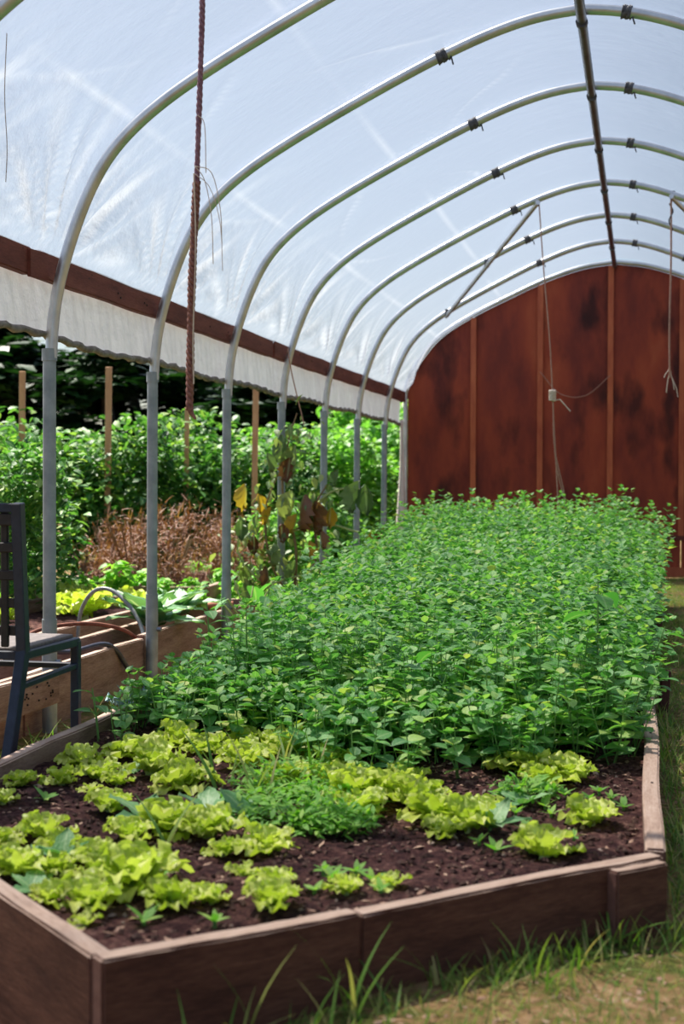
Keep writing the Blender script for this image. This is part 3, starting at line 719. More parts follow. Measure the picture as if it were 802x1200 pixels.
# ---------------------------------------------------------------- lettuces: each leaf a mesh of its own, shared
TLt = [leaf_t(.95, 9, 11, .10, .05+.08*i, ruf=.11, rk=2.7, prof='lettuce', seed=i+40) for i in range(5)]
letm = [single('lettuce_leaf', t) for t in TLt]
for m_ in letm: m_.materials.append(M['lettuce'])
def make_lettuce(seed, n):
    r = random.Random(seed); e_ = empty('lettuce')
    MB().tube([(0,0,-.01),(0,0,.012),(0,0,.02)], [.011,.009,.004], 7).build('stem', 'vine', e_, True)
    for i in range(n):
        t = i/n; a = i*2.4+r.uniform(-.4,.4); pitch = .40+t*.85+r.uniform(-.15,.15)
        s = (1-.35*t)*r.uniform(.7,1.15)*.066
        rad = .008*(1-t)
        leaf_obj(letm[r.randrange(5)], e_, (-math.sin(a)*rad, math.cos(a)*rad, .006+t*.012), a, pitch, r.uniform(-.25,.25), s)
    return e_
protos = [make_lettuce(s, n) for s, n in ((1, 13), (2, 16), (3, 18), (4, 10), (5, 6), (6, 14))]
for p in protos: register(p)
LET = [  # x, y, scale, prototype, label
 (-1.505,3.34,.8,0,'small pale lettuce against the left board of the bed'), (-1.42,3.40,.9,3,'pale lettuce second from the left board, near the yellowed leaf'),
 (-1.33,3.36,.5,4,'tiny lettuce seedling standing alone on bare soil at left'), (-1.46,3.14,.8,3,'pale lettuce cut by the left edge of the picture, upper one'),
 (-1.47,3.66,1.1,5,'bushy lettuce hugging the left board beside the netting'), (-1.35,3.75,1.3,2,'large pale lettuce behind the left lettuces, near the netting'),
 (-1.24,3.55,1.4,1,'large pale ruffled lettuce at the left of the back row'), (-1.12,3.42,1.3,2,'large ruffled lettuce right of the grey-green seedlings'),
 (-1.35,3.48,1.0,0,'yellow-green lettuce in the left middle of the bed'), (-1.28,3.42,.8,3,'small yellow-green lettuce beside its left middle neighbour'),
 (-1.19,3.85,1.3,1,'pale lettuce in the back row left of centre'), (-1.07,3.78,1.3,5,'pale lettuce in the back row, third from the left'),
 (-1.0,3.96,1.2,2,'pale lettuce right behind the fine-leaved herbs'), (-.93,3.8,1.3,1,'pale lettuce in the back row above the herb clump'),
 (-.80,3.70,1.2,5,'lettuce at the right end of the back row by the mint'),
 (-1.19,3.12,1.0,0,'lettuce at mid left behind the grey-green arugula'), (-1.24,2.88,1.1,3,'low lettuce in the left front quarter, upper of its trio'),
 (-1.31,2.80,.9,5,'lettuce touching the left front board, upper one'), (-1.16,2.77,.9,3,'low lettuce in the left front quarter, middle of its trio'),
 (-1.00,2.97,1.45,2,'large pale lettuce in the left centre of the bed'), (-.90,2.93,1.2,1,'pale lettuce right of the large left-centre lettuce'),
 (-1.05,2.87,1.0,0,'small lettuce left of the large left-centre lettuce'), (-1.17,2.58,1.15,2,'lettuce close to the left front board'),
 (-1.11,2.62,.8,3,'small lettuce second from the left front board'), (-1.01,2.60,1.25,1,'pale lettuce in the middle of the left front cluster'),
 (-1.07,2.71,1.0,5,'lettuce at the top of the left front cluster'), (-.92,2.54,1.4,2,'large lettuce at the right of the left front cluster'),
 (-.96,2.43,1.1,0,'lettuce low in the left front cluster'), (-1.04,2.43,.8,3,'dull low lettuce near the front left board'),
 (-.93,2.32,.5,4,'tiny lettuce nearest the front corner'), (-.82,2.46,1.0,5,'low lettuce left of the front corner'),
 (-.76,2.50,.7,3,'small low lettuce just behind the front corner'), (-.75,2.86,1.1,5,'lettuce on bare soil left of the herb clump'),
 (-.83,2.82,.7,3,'small lettuce just left of the one before the herb clump'), (-.745,2.66,.55,4,'tiny yellow-green seedling in the bare soil middle'),
 (-.665,2.60,.85,3,'small lettuce near the front board, upper of the middle pair'), (-.64,2.48,.95,0,'small lettuce near the front board, lower of the middle pair'),
 (-.53,2.59,.7,3,'small lettuce among the green seedlings near the front board'), (-.46,2.67,.65,4,'tiny lettuce alone near the middle of the front board'),
 (-.90,3.98,1.3,0,'pale lettuce under the edge of the mint, left of the round-leaved seedling'), (-.76,3.92,1.2,1,'pale lettuce under the edge of the mint, behind the centre row'), (-1.30,3.95,1.2,5,'pale lettuce at the mint edge near the left board'), (-1.12,4.0,1.1,2,'pale lettuce at the mint edge, between the back-row heads'), (-.70,3.56,1.1,3,'pale lettuce between the herb clump and the mint'), (-.58,3.6,1.1,0,'pale lettuce behind the big centre lettuces'),
 (-.66,3.36,1.5,2,'big pale lettuce in the centre row beside the herbs'), (-.575,3.38,1.5,1,'big pale lettuce in the middle of the centre row'),
 (-.74,3.46,1.2,5,'pale lettuce at the left of the centre row'), (-.45,3.17,1.4,2,'big bright lettuce at the front of the centre row'),
 (-.50,3.28,1.4,1,'big bright lettuce behind the front one of the centre row'), (-.41,3.05,.9,0,'small lettuce in front of the centre row'),
 (-.37,3.10,1.2,5,'lettuce at the right end of the centre row'), (-.34,3.25,1.1,0,'greener lettuce behind the right end of the centre row'),
 (-.29,3.74,1.4,2,'large lettuce at right against the mint'), (-.19,3.70,1.3,1,'lettuce at right against the mint, rightmost of three'),
 (-.24,3.62,1.1,5,'lettuce at right against the mint, foremost of three'), (-.11,3.26,1.1,0,'upright lettuce alone near the right board'),
 (-.19,2.94,1.25,3,'flat lettuce leaning on the front board at right'), (-1.24,2.69,.7,3,'small lettuce by the left front board, between two larger ones'),
 (-.86,3.48,1.2,1,'lettuce just left of the herb clump'), (-1.02,3.66,1.2,2,'lettuce in the middle behind the grass blades'), (-.62,3.20,1.1,0,'lettuce at the left front of the centre row')]
used = set()
for i, (x, y, s, k, lab) in enumerate(LET):
    loc = (x, y, soilz(x, y)-.004); rz = random.random()*6.3
    if k not in used: o = protos[k]; used.add(k); o.location = loc; o.rotation_euler = (0,0,rz); o.scale = (s,)*3
    else: o = copy_tree(protos[k], loc, rz, s)
    o.scale = (s, s, s*random.uniform(.85,1.1)); tag(o, lab, 'lettuce', 'lettuces in the raised bed')

# grey-green arugula-like rosettes
TD = [leaf_t(.55, 7, 5, .06, .25, ruf=.03, rk=3, prof='ovate', seed=60+i) for i in range(2)]
dm = [single('leaf', t) for t in TD]
for m_ in dm: m_.materials.append(M['dull'])
def rosette(name, x, y, n, s, label, me_l, seed, cat='plant', pitch=(.3,.9)):
    r = random.Random(seed); e_ = empty(name, (x, y, soilz(x, y)-.003), 0, label, cat)
    MB().tube([(0,0,-.005),(0,0,.012)], .004, 6).build('stem', 'stem', e_, True)
    for i in range(n):
        a = i*2.4+r.random()*.5; leaf_obj(me_l[i % len(me_l)], e_, (0,0,.01), a, r.uniform(*pitch), r.uniform(-.3,.3), s*r.uniform(.7,1.1))
for (x, y, n, s, lab) in ((-1.08,3.05,6,.11,'grey-green arugula seedling left of the large lettuce'), (-.97,3.17,5,.10,'grey-green arugula seedling behind the large lettuce'), (-.86,3.12,5,.09,'grey-green arugula seedling at the left of the herbs'),
    (-1.12,2.68,4,.09,'dull green seedling low in the left front cluster'), (-.32,3.12,6,.09,'dull green broad seedling right of the centre row'), (-.38,3.32,5,.08,'dull green seedling behind the centre row'),
    (-1.29,3.56,3,.06,'single round-leaved seedling on dark soil near the left board'), (-1.10,2.49,4,.07,'dull green seedling near the left front board'), (-.27,3.42,5,.07,'dull green seedling on the soil between the mint and the centre row')):
    rosette('arugula', x, y, n, s, lab, dm, int(x*-991), 'seedling')
TH = [leaf_t(.35, 4, 3, .05, .2, prof='ovate', seed=70)]
hm = [single('leaf', TH[0])]; hm[0].materials.append(M['herb'])
weeds = [(-.57,2.66),(-.54,2.74),(-.50,2.70),(-.60,2.72),(-.59,2.60),(-.47,2.62),(-.18,3.5),(-.12,3.47),(-.07,3.48),(-.22,3.4),(-.2,3.3),(-.28,3.3),(-.1,3.55),(-.04,3.4),(-.25,3.15),(-.33,3.0),(-.9,2.64),(-.71,2.36),(-.84,2.37),(-.23,2.96),(-.29,2.95),(-.14,3.12),(-1.38,3.2),(-1.1,2.55)]
for i, (x, y) in enumerate(weeds):
    rosette('seedling', x, y, 6, random.uniform(.03,.045), 'tiny green seedling with narrow leaves on the bed soil', hm, i, 'seedling')
    bpy.context.scene.collection.objects
for o in list(C.objects):
    if o.name.startswith('seedling') and o.type == 'EMPTY': o['group'] = 'tiny seedlings on the bed soil'
# fine-leaved herb clumps and grass blades in the middle
def leaf_cloud(name, n, tpl, fn, m, parent, pitch=(-.3,.9), size=(.02,.03)):
    P = np.array([fn() for _ in range(n)])
    me = batch(name, tpl, P, rng.random(n)*6.3, rng.uniform(*pitch, n), rng.uniform(-.5,.5,n), rng.uniform(*size, n), rng.random(n)*.95)
    o = link(name, me, m, parent); o['kind'] = 'stuff'; return o
for (cx, cy, rx, ry, hz, n, lab) in ((-.77,3.22,.19,.20,.055,1100,'fine-leaved bright green herb clump in the middle of the bed'), (-.66,3.08,.10,.09,.06,500,'low fine-leaved herb clump in front of the centre lettuces'), (-.84,3.45,.15,.13,.08,520,'fine-leaved herb clump behind the middle one'), (-.27,3.5,.09,.07,.05,240,'fine-leaved herb clump near the right lettuces')):
    e_ = empty('herb_clump', (cx, cy, SOILZ), 0, lab, 'herb')
    def fn():
        a = random.random()*6.3; q = math.sqrt(random.random()); return (math.cos(a)*q*rx, math.sin(a)*q*ry, random.random()*hz*(1-.6*q*q)+.004)
    leaf_cloud('leaves', n, TH[0], fn, 'herb', e_, size=(.018,.036))
    mb = MB()
    for _ in range(40):
        x, y, z = fn(); mb.tube([(x*.5,y*.5,-.005),(x,y,max(z,.03))], .0012, 4)
    tag(mb.build('stems', 'stem', e_), kind='stuff')
TG = leaf_t(.05, 6, 3, .0, .35, prof='blade')
gm = single('blade', TG); gm.materials.append(M['grass'])
def tuft(x, y, z, n, s, label, seed, sp=.02, name='grass_tuft', group=None, m=None):
    r = random.Random(seed); e_ = empty(name, (x, y, z), 0, label, 'grass', group)
    for i in range(n): leaf_obj(gm, e_, (r.uniform(-sp,sp), r.uniform(-sp,sp), 0), r.random()*6.3, r.uniform(.8,1.5), r.uniform(-.5,.5), (s*r.uniform(.9,1.4),)*1+(s*r.uniform(.5,1.1), s) if False else s*r.uniform(.55,1.1), 'blade')
for (x, y, n, s, lab) in ((-1.02,3.42,7,.20,'long thin grass blades standing among the left lettuces'), (-.88,3.32,9,.18,'long thin grass blades in the middle of the bed'), (-.80,3.5,9,.17,'long thin grass blades behind the herb clump'), (-.92,3.6,7,.17,'long grass blades between the back lettuces'), (-.97,2.86,3,.16,'lone grass blades beside the large left-centre lettuce')):
    tuft(x, y, soilz(x,y)-.004, n, s, lab, int(-x*777), .03)
# ---------------------------------------------------------------- grass outside the bed
def grass_stuff(name, n, region, m, size, label, pitch=(.5,1.5)):
    P = []
    while len(P) < n:
        q = region()
        if q: P.append((q[0], q[1], gz(*q)-.004))
    me = batch(name, TG, P, rng.random(n)*6.3, rng.uniform(*pitch, n), rng.uniform(-.6,.6,n), rng.uniform(*size, n), rng.random(n)*.97)
    return tag(link(name, me, m), label, 'grass', kind='stuff')
def outside(x, y): return not (x < RX+.012 and x > LX-.012 and (y-2.004) > abs(x+.775)-.03)
def patch(x, y, k=0): return fbm(x*1.3+k, y*.9, 2.0) > random.uniform(-.9, .5)
def reg_r():
    x = RX+.015+abs(random.gauss(0, .45)); y = random.uniform(2.4, 13.2)
    return (x, y) if x < 1.55 and patch(x, y) else None
def reg_f():
    x = random.uniform(-.75, 1.4); y = random.uniform(1.35, 3.1)
    return (x, y) if outside(x, y) and patch(x, y, 3) else None
def reg_l():
    x = LX-.02-abs(random.gauss(0,.30)); y = random.uniform(3.2, 8.5)
    return (x, y) if x > -2.14 else None
def reg_edge():
    if random.random() < .85: x, y = RX+.012+abs(random.gauss(0,.05)), random.uniform(2.9, 10)
    else:
        t = random.uniform(.5, 1); q = Lc + d*(t*1.19) - nin*(.02+abs(random.gauss(0,.05))); x, y = q.x, q.y
    return (x, y)
grass_stuff('grass_path', 22000, reg_r, 'grass', (.025,.06), 'patchy short grass along the right of the bed')
grass_stuff('grass_front', 11000, reg_f, 'grass', (.025,.055), 'patchy grass in front of the bed')
grass_stuff('grass_edge', 1500, reg_edge, 'grass', (.04,.085), 'longer grass growing against the bed boards')
grass_stuff('grass_left', 1800, reg_l, 'grass', (.04,.11), 'grass between the bed and the left planter')
grass_stuff('straw_litter', 9000, lambda: reg_r() if random.random() < .6 else reg_f(), 'straw', (.03,.08), 'dry straw lying in the grass', pitch=(-.1,.25))
for i, (t, o_, n, s, lab) in enumerate(((.17,.05,6,.17,'grass tuft at the front board near the left corner'), (.33,.06,6,.19,'tall grass tuft before the left part of the front board'), (.38,.10,5,.12,'low grass tuft before the left part of the front board'), (.50,.05,6,.13,'grass tuft at the seam of the front board'), (.63,.10,8,.12,'grass tuft right of the middle of the front board'), (.72,.08,7,.11,'grass tuft before the right part of the front board'), (.84,.045,6,.12,'grass tuft beside the block at the right of the front board'), (.10,.10,7,.14,'grass tuft at the bottom edge near the bed corner'), (.25,.12,7,.12,'grass tuft low in front of the bed'))):
    q = Lc + d*(t*1.19) - nin*o_; tuft(q.x, q.y, gz(q.x,q.y)-.004, n, s, lab, i+5, .025)
for i, (x, y, s) in enumerate(((-1.70,3.9,.16),(-1.74,4.15,.18),(-1.69,4.5,.17),(-1.76,4.75,.16),(-1.70,5.3,.15),(-1.75,3.65,.16),(-1.72,5.0,.15),(-2.0,4.55,.17),(-1.95,4.85,.18))):
    tuft(x, y, gz(x,y)-.01, 8, s, 'grass tuft left of the bed, ' + ('beside the chair leg', 'just past the front chair leg', 'below the first hoop leg', 'right of the first hoop leg', 'nearest the second hoop leg', 'partly behind the back chair leg', 'between the first and second hoop legs', 'against the nail-pocked loose board', 'at the end of the loose board')[i], i+40, .03, group='grass tufts left of the bed')

# teal netting scrap on the left board
mb = MB(); n_ = 12
pts = [((i/n_-.5)*.30+.012*math.sin(j*2.1+i), (j/n_-.5)*.11+.01*math.sin(i*1.7), .02+.022*math.sin(i*1.3+j*.6)*math.cos(j*1.1)+.012*math.sin(i*3.1+j*2)) for i in range(n_+1) for j in range(n_+1)]
mb.add(pts, [(i*(n_+1)+j, (i+1)*(n_+1)+j, (i+1)*(n_+1)+j+1, i*(n_+1)+j+1) for i in range(n_) for j in range(n_)])
o = mb.build('netting', 'net', None, True); o.location = (-1.57, 4.42, BZ+.0); o.rotation_euler = (0,0,1.45)
wf = o.modifiers.new('w', 'WIREFRAME'); wf.thickness = .006; tag(o, 'crumpled teal netting lying over the left board of the bed', 'netting')

# ---------------------------------------------------------------- left planter and farther beds
lp = empty('planter', (0,0,0), 0, 'narrow board-sided planter running along the outside of the hoop legs', 'planter')
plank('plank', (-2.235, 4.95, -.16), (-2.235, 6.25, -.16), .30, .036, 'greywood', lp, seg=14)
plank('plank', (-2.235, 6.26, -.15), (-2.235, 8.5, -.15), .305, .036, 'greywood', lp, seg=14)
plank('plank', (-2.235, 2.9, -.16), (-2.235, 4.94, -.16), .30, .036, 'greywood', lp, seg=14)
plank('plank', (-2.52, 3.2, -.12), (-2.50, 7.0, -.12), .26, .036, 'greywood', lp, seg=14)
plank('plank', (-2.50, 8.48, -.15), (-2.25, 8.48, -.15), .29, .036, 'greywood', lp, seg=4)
pl = MB().box((-2.37, 5.7, -.02), (.23, 5.4, .08)).build('soil_fill', 'soil', lp)
fb = empty('leaning_board', (-2.125, 3.7, 0), 0, 'weathered loose board full of nail holes beside the chair', 'board')
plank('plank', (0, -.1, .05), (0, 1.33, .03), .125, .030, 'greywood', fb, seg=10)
nl = MB()
for _ in range(16): nl.box((.0155, random.uniform(.95,1.28), random.uniform(.06,.13)), (.004,.006,.006))
tag(nl.build('nails', 'nail', fb), kind='stuff'); 
def frame_bed(x0, x1, y0, y1, z, h, rz, label):
    e_ = empty('garden_bed', (x0, y0, z), rz, label, 'raised bed'); W_, L_ = x1-x0, y1-y0
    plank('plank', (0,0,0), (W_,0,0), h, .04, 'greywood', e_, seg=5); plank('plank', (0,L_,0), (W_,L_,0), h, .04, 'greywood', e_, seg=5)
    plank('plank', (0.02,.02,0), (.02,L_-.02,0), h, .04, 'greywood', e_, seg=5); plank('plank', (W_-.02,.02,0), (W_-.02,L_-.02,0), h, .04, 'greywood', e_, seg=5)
    MB().box((W_/2, L_/2, h*.35), (W_-.09, L_-.09, h*.6)).build('soil_fill', 'soil', e_)
frame_bed(-3.9, -2.75, 8.9, 10.3, -.07, .24, .1, 'low garden bed beyond the third hoop leg')
frame_bed(-4.4, -3.1, 10.9, 12.4, -.07, .27, .05, 'far garden bed among the tomato stakes')
frame_bed(-3.6, -2.75, 6.3, 8.5, -.07, .21, .0, 'low garden bed outside behind the collards')

# tomato stakes
for (x, y, h, s, lab) in ((-4.33,11.3,1.79,.05,'second wooden stake from the left, full length in view'), (-3.27,12.0,1.65,.05,'rightmost wooden stake, between the third and fourth hoop legs'), (-3.88,12.0,1.49,.04,'short wooden stake behind the end of the thick rope'), (-4.73,10.5,1.70,.045,'leftmost wooden stake at the edge of the picture')):
    o = MB().box((0,0,h/2-.1), (s, s*.8, h+.2)).build('wooden_stake', 'stake'); o.location = (x,y,0); o.rotation_euler = (.01,.012,.2); tag(o, lab, 'stake')
    bv = o.modifiers.new('b', 'BEVEL'); bv.width = .004

# ---------------------------------------------------------------- chair
ch = empty('metal_chair', (-1.70, 3.79, -.085), 0, 'dark navy metal chair with a slatted back at the left edge', 'chair')
# right side of the chair runs from the back post to the front leg (towards +y); its back plane faces the camera
def bar(p, q, wd, dp, name, m='chair', parent=ch):
    p, q = Vector(p), Vector(q); dd = q-p; R = dd.to_track_quat('Z', 'X').to_matrix()
    o = MB().box((0,0,dd.length/2), (wd, dp, dd.length)).build(name, m, parent); o.matrix_local = Matrix.Translation(p) @ R.to_4x4(); b_ = o.modifiers.new('b', 'BEVEL'); b_.width = .003; return o
CH = .875; BW = .375
SH = .462
def bx(c, size, name, m='chair'):
    o = MB().box((0,0,0), size).build(name, m, ch); o.location = c; b_ = o.modifiers.new('b', 'BEVEL'); b_.width = .003; return o
for sx in (0, -BW):
    q = .03 if sx == 0 else -.03
    bar((sx-.012, -.13, 0), (sx, 0, SH), .034, .030, 'leg')
    bar((sx, 0, SH-.01), (sx, -.035, CH), .034, .030, 'back_post')
    bar((sx+.01, .36, 0), (sx+.01, .36, SH-.01), .026, .028, 'leg')
    bar((sx, .0, SH-.015), (sx+.01, .37, SH-.015), .026, .024, 'seat_rail')
    bar((sx-.004, -.02, .36), (sx+.01, .36, .375), .018, .020, 'stretcher')
    bx((sx-q*1.5, -.02, (SH+CH)/2), (.022, .014, CH-SH-.02), 'inner_post', 'chairslat')
bx((-BW/2+.01, .36, SH-.015), (BW, .024, .026), 'seat_rail'); bx((-BW/2, 0, SH-.015), (BW, .024, .026), 'seat_rail')
bx((-BW/2+.01, .36, .375), (BW, .016, .018), 'stretcher')
for i in range(5):
    z = SH+.055+i*.078; bx((-BW/2, -.004-(z-SH)*.09, z), (BW, .014, .028 if i < 4 else .034), 'slat', 'chairslat')
bx((-BW/2, -.034, CH-.014), (BW, .024, .026), 'top_rail')
bx((-BW/2+.005, .18, SH+.002), (BW-.01, .37, .012), 'seat', 'chairseat')

# ---------------------------------------------------------------- ropes and strings
def rope(p_list, r, pitch, name, m, parent, strands=3, step=.004):
    pts = curve_pts(p_list, 40); L = sum((b-a).length for a, b in zip(pts, pts[1:])); n = int(L/step)
    for s_ in range(strands):
        q = []
        for i in range(n+1):
            f = i/n*40; k = min(int(f), 39); c = pts[k].lerp(pts[k+1], f-k); a = 2*PI*(i*step/pitch)+2*PI*s_/strands
            lump = 1+.15*math.sin(i*.11)
            q.append(c + Vector((math.cos(a), math.sin(a), 0))*r*.55*lump)
        MB().tube(q, r*.6, 5).build('strand', m, parent, True)
rp = empty('braided_rope', (-1.20, 3.86, 1.0), 0, 'thick braided purple and brown rope hanging in front of the left curtain', 'rope')
rz0 = 1.0
rope([(0.0,0,1.62), (0,0,1.177), (-.016,0,.674)], .0075, .05, 'strand', 'rope_p', rp)
rope([(-.016,0,.68), (-.03,0,.38), (-.036,0,.05)], .0105, .05, 'strand', 'rope_b', rp)
MB().tube(curve_pts([(-.036,0,.06), (-.03,0,.04), (-.018,0,.024)], 6), [.010,.009,.008,.007,.006,.005,.003], 6).build('frayed_tip', 'rope_b', rp, True)
mb = MB().tube(curve_pts([(-.018,-.01,.72),(.03,-.01,.70),(.055,-.01,.60),(.06,-.01,.50)], 12), .0012, 4).tube(curve_pts([(-.018,-.01,.72),(.01,-.01,.68),(.03,-.01,.58),(.035,-.01,.45)], 12), .0012, 4)
mb.tube(curve_pts([(-.01,-.01,.86),(.01,-.01,.83),(.014,-.01,.70)], 10), .0012, 4).tube(curve_pts([(-.02,-.01,.70),(.025,-.01,.66),(.055,-.01,.56),(.062,-.01,.43)], 10), .001, 4)
mb.tube(curve_pts([(-.02,-.012,.70),(-.015,-.012,.5),(-.022,-.012,.25),(-.02,-.012,.12)], 20), .0022, 4)
mb.build('twine_wisps', 'twine', rp, True)
def string(name, pts, r, m, label, extra=None):
    p0 = Vector(pts[0]); e_ = empty(name, pts[-1], 0, label, 'string'); b = Vector(pts[-1])
    MB().tube([Vector(p)-b for p in curve_pts(pts, 24)], r, 5).build('cord', m, e_, True)
    if extra: extra(e_, b)
    return e_
string('hanging_string', [(-1.778,3.86,2.12), (-1.785,3.86,1.95), (-1.778,3.86,1.80), (-1.782,3.86,1.70)], .0012, 'vine_dead', 'thin dark thread hanging near the top left corner')
def knot(e_, b):
    k = Vector((-.604, 9.84, 1.43))-b
    mb = MB()
    for s_ in range(5):
        q = [k+Vector((math.cos(a*2.3+s_)*.020, math.sin(a*2.3+s_)*.02, .028*math.sin(a*.9+s_)+.004*s_)) for a in np.linspace(0, 9, 24)]; mb.tube(q, .006, 5)
    mb.tube([k+Vector((0,0,-.03)), k+Vector((.05,0,-.02)), k+Vector((.12,0,-.10))], .004, 5)
    mb.build('knot', 'twine', e_, True)
    MB().tube([Vector(p)-b for p in curve_pts([(-.60,9.85,1.42),(-.59,9.85,1.1),(-.53,9.85,.82),(-.49,9.85,.62)], 12)], .004, 5).tube([Vector(p)-b for p in curve_pts([(-.60,9.85,1.42),(-.58,9.85,1.0),(-.50,9.85,.66)], 12)], .004, 5).build('loose_end', 'twine_r', e_, True)
string('hanging_string', [(-.703,9.86,2.74), (-.67,9.86,2.3), (-.625,9.86,1.8), (-.604,9.86,1.43), (-.56,9.86,.66)], .0045, 'twine_r', 'rusty twine with a pale knot hanging in front of the end wall', knot)
def fray(e_, b):
    k = Vector((.164, 9.86, 1.62))-b; mb = MB()
    for dx, dz in ((-.035,-.07),(.055,-.20),(.03,-.15),(-.02,-.17)): mb.tube([k, k+Vector((dx*.2,.01,dz*.3)), k+Vector((dx*.8,0,dz*.7)), k+Vector((dx,0,dz))], .0032, 5)
    mb.build('frayed_end', 'twine', e_, True)
    q = [Vector((.165+.012*math.cos(a), 9.86+.012*math.sin(a), 2.52+a*.02))-b for a in np.linspace(0, 9, 30)]; MB().tube(q, .005, 5).build('knot', 'tape', e_, True)
string('hanging_string', [(.165,9.86,2.74), (.167,9.86,2.3), (.160,9.86,1.9), (.164,9.86,1.55)], .0065, 'twine_r', 'frayed twine hanging at the far right in front of the end wall', fray)
string('hanging_string', [(-.93,13.30,1.86), (-.75,13.30,1.66), (-.52,13.30,1.64), (-.30,13.30,1.82)], .0035, 'twine_r', 'faint slack twine looping across the end wall')
string('hanging_string', [(-2.13,8.60,1.66), (-2.10,8.60,1.5), (-2.05,8.62,1.28), (-2.03,8.62,1.2)], .004, 'twine_r', 'rusty twine holding the wilted vine below the hip board')

# hoses and iron ring over the planter
def tubething(name, ctrl, r, m, label, cat):
    b = Vector(ctrl[-1]); e_ = MB().tube([p-b for p in curve_pts(ctrl, 40)], r, 8).build(name, m, None, True); e_.location = b; tag(e_, label, cat)
tubething('irrigation_hose', [(-2.75,4.9,.20), (-2.62,5.1,.215), (-2.45,5.4,.19), (-2.33,5.62,.145), (-2.235,5.85,.152), (-2.19,6.0,.02)], .011, 'hose', 'black irrigation hose curving over the planter board behind the chair', 'hose')
tubething('irrigation_hose', [(-2.70,6.65,.06), (-2.68,6.65,.22), (-2.60,6.62,.32), (-2.50,6.60,.325), (-2.38,6.55,.24), (-2.31,6.5,.14), (-2.29,6.45,.06)], .010, 'hose_g', 'grey hose arching over the planter in front of the collards', 'hose')
tubething('iron_ring', [(-2.60,5.6,.13), (-2.52,5.75,.215), (-2.42,6.0,.225), (-2.33,6.2,.19), (-2.27,6.3,.13), (-2.25,6.33,.03)], .009, 'rust', 'rusted iron hoop bent over the planter', 'iron hoop')

# ---------------------------------------------------------------- collards and garden plants outside
TC = [leaf_t(.62, 9, 7, .10, .35+.1*i, ruf=.035, rk=3, prof='ovate', seed=80+i) for i in range(3)]
cm = [single('collard_leaf', t) for t in TC]
for m_ in cm: m_.materials.append(M['collard'])
def big_rosette(name, x, y, z, n, s, label, mm, seed, cat):
    r = random.Random(seed); e_ = empty(name, (x, y, z), 0, label, cat)
    MB().tube([(0,0,-.04),(0,0,.05)], .014, 8).build('stem', 'vine', e_, True)
    for i in range(n):
        a = i*2.4; t = i/n; leaf_obj(mm[i % len(mm)], e_, (0,0,.03+.03*t), a, .65+.65*t+r.uniform(-.1,.1), r.uniform(-.2,.2), s*r.uniform(.8,1.1)*(1-.3*t))
big_rosette('collard', -2.36, 6.75, .10, 16, .30, 'large collard plant with white-ribbed leaves in the planter', cm, 3, 'collard')
big_rosette('collard', -2.42, 7.35, .10, 12, .26, 'second collard plant behind the largest one', cm, 4, 'collard')
lm2 = letm
for i, (x, y, s, lab) in enumerate(((-3.05,7.6,3.2,'yellow-green lettuce clump outside behind the grey hose'), (-3.35,7.2,2.6,'yellow-green lettuce clump outside nearer the first hoop leg'), (-3.3,8.1,2.8,'yellow-green lettuce clump farthest from the planter'), (-2.95,8.2,2.4,'yellow-green lettuce clump by the low garden bed'))):
    tag(copy_tree(protos[i % 3], (x, y, .08), i, s), lab, 'lettuce', 'lettuce clumps outside')
# pots
for (x, y, s, lab) in ((-2.42, 8.15, 1, 'small terracotta pot at the end of the planter'),):
    e_ = empty('flower_pot', (x, y, .02), 0, lab, 'pot')
    prof = [(.045,0),(.065,.10),(.075,.10),(.075,.13),(.066,.13),(.06,.10)]
    k = 16; vs = [(r*math.cos(2*PI*j/k), r*math.sin(2*PI*j/k), z) for r, z in prof for j in range(k)]
    MB().add(vs, [(i*k+j, i*k+(j+1)%k, (i+1)*k+(j+1)%k, (i+1)*k+j) for i in range(len(prof)-1) for j in range(k)]).build('pot', 'terracotta', e_, True)
    MB().tube([(0,0,.09),(0,0,.10)], .06, 12).build('soil_fill', 'soil', e_)

TT = leaf_t(.55, 4, 3, .08, .3, prof='ovate', seed=90)
def bush_mesh(n, rx, ry, h, size, seed, tpl=TT, pitch=(-.7,.6), blobs=14, shell=.6):
    r = np.random.default_rng(seed)
    bc = np.stack([r.uniform(-1,1,blobs)*rx*.7, r.uniform(-1,1,blobs)*ry*.7, r.uniform(.15,.92,blobs)*h], -1); br = r.uniform(.20,.40,blobs)*min(1.2, h)
    i = r.integers(0, blobs, n); v = r.normal(size=(n,3)); v /= np.linalg.norm(v, axis=1)[:,None]; q = (shell+(1-shell)*r.random(n))
    P = bc[i]+v*(br[i]*q)[:,None]; P[:,2] = np.abs(P[:,2]); P[:,2] = np.minimum(P[:,2], h*1.05)
    return batch('foliage', tpl, P, r.random(n)*6.3, r.uniform(*pitch, n), r.uniform(-.6,.6,n), r.uniform(*size, n), r.random(n)*.95)
def stems_mesh(n, h, sp, seed, r0=.008):
    r = random.Random(seed); mb = MB()
    for _ in range(n):
        a = r.random()*6.3; mb.tube(curve_pts([(0,0,-.05),(math.cos(a)*sp*.3, math.sin(a)*sp*.3, h*.4),(math.cos(a)*sp, math.sin(a)*sp, h*.9)], 6), [r0]*3+[r0*.7]*3+[r0*.4], 5)
    return mb.mesh('stem')
def bush_proto(name, n, rx, ry, h, size, m, seed, stems=5, **k):
    e_ = empty(name); o = link('foliage', bush_mesh(n, rx, ry, h, size, seed, **k), m, e_); o['kind'] = 'stuff'
    link('stem', stems_mesh(stems, h, rx*.6, seed), 'stem' if m != 'deadbrush' else 'vine_dead', e_); register(e_); return e_
tom = [bush_proto('tomato_plant', 2600, .42, .40, 1.45, (.06,.11), 'tomato', 1), bush_proto('tomato_plant', 2600, .45, .42, 1.3, (.06,.12), 'tomato', 2)]
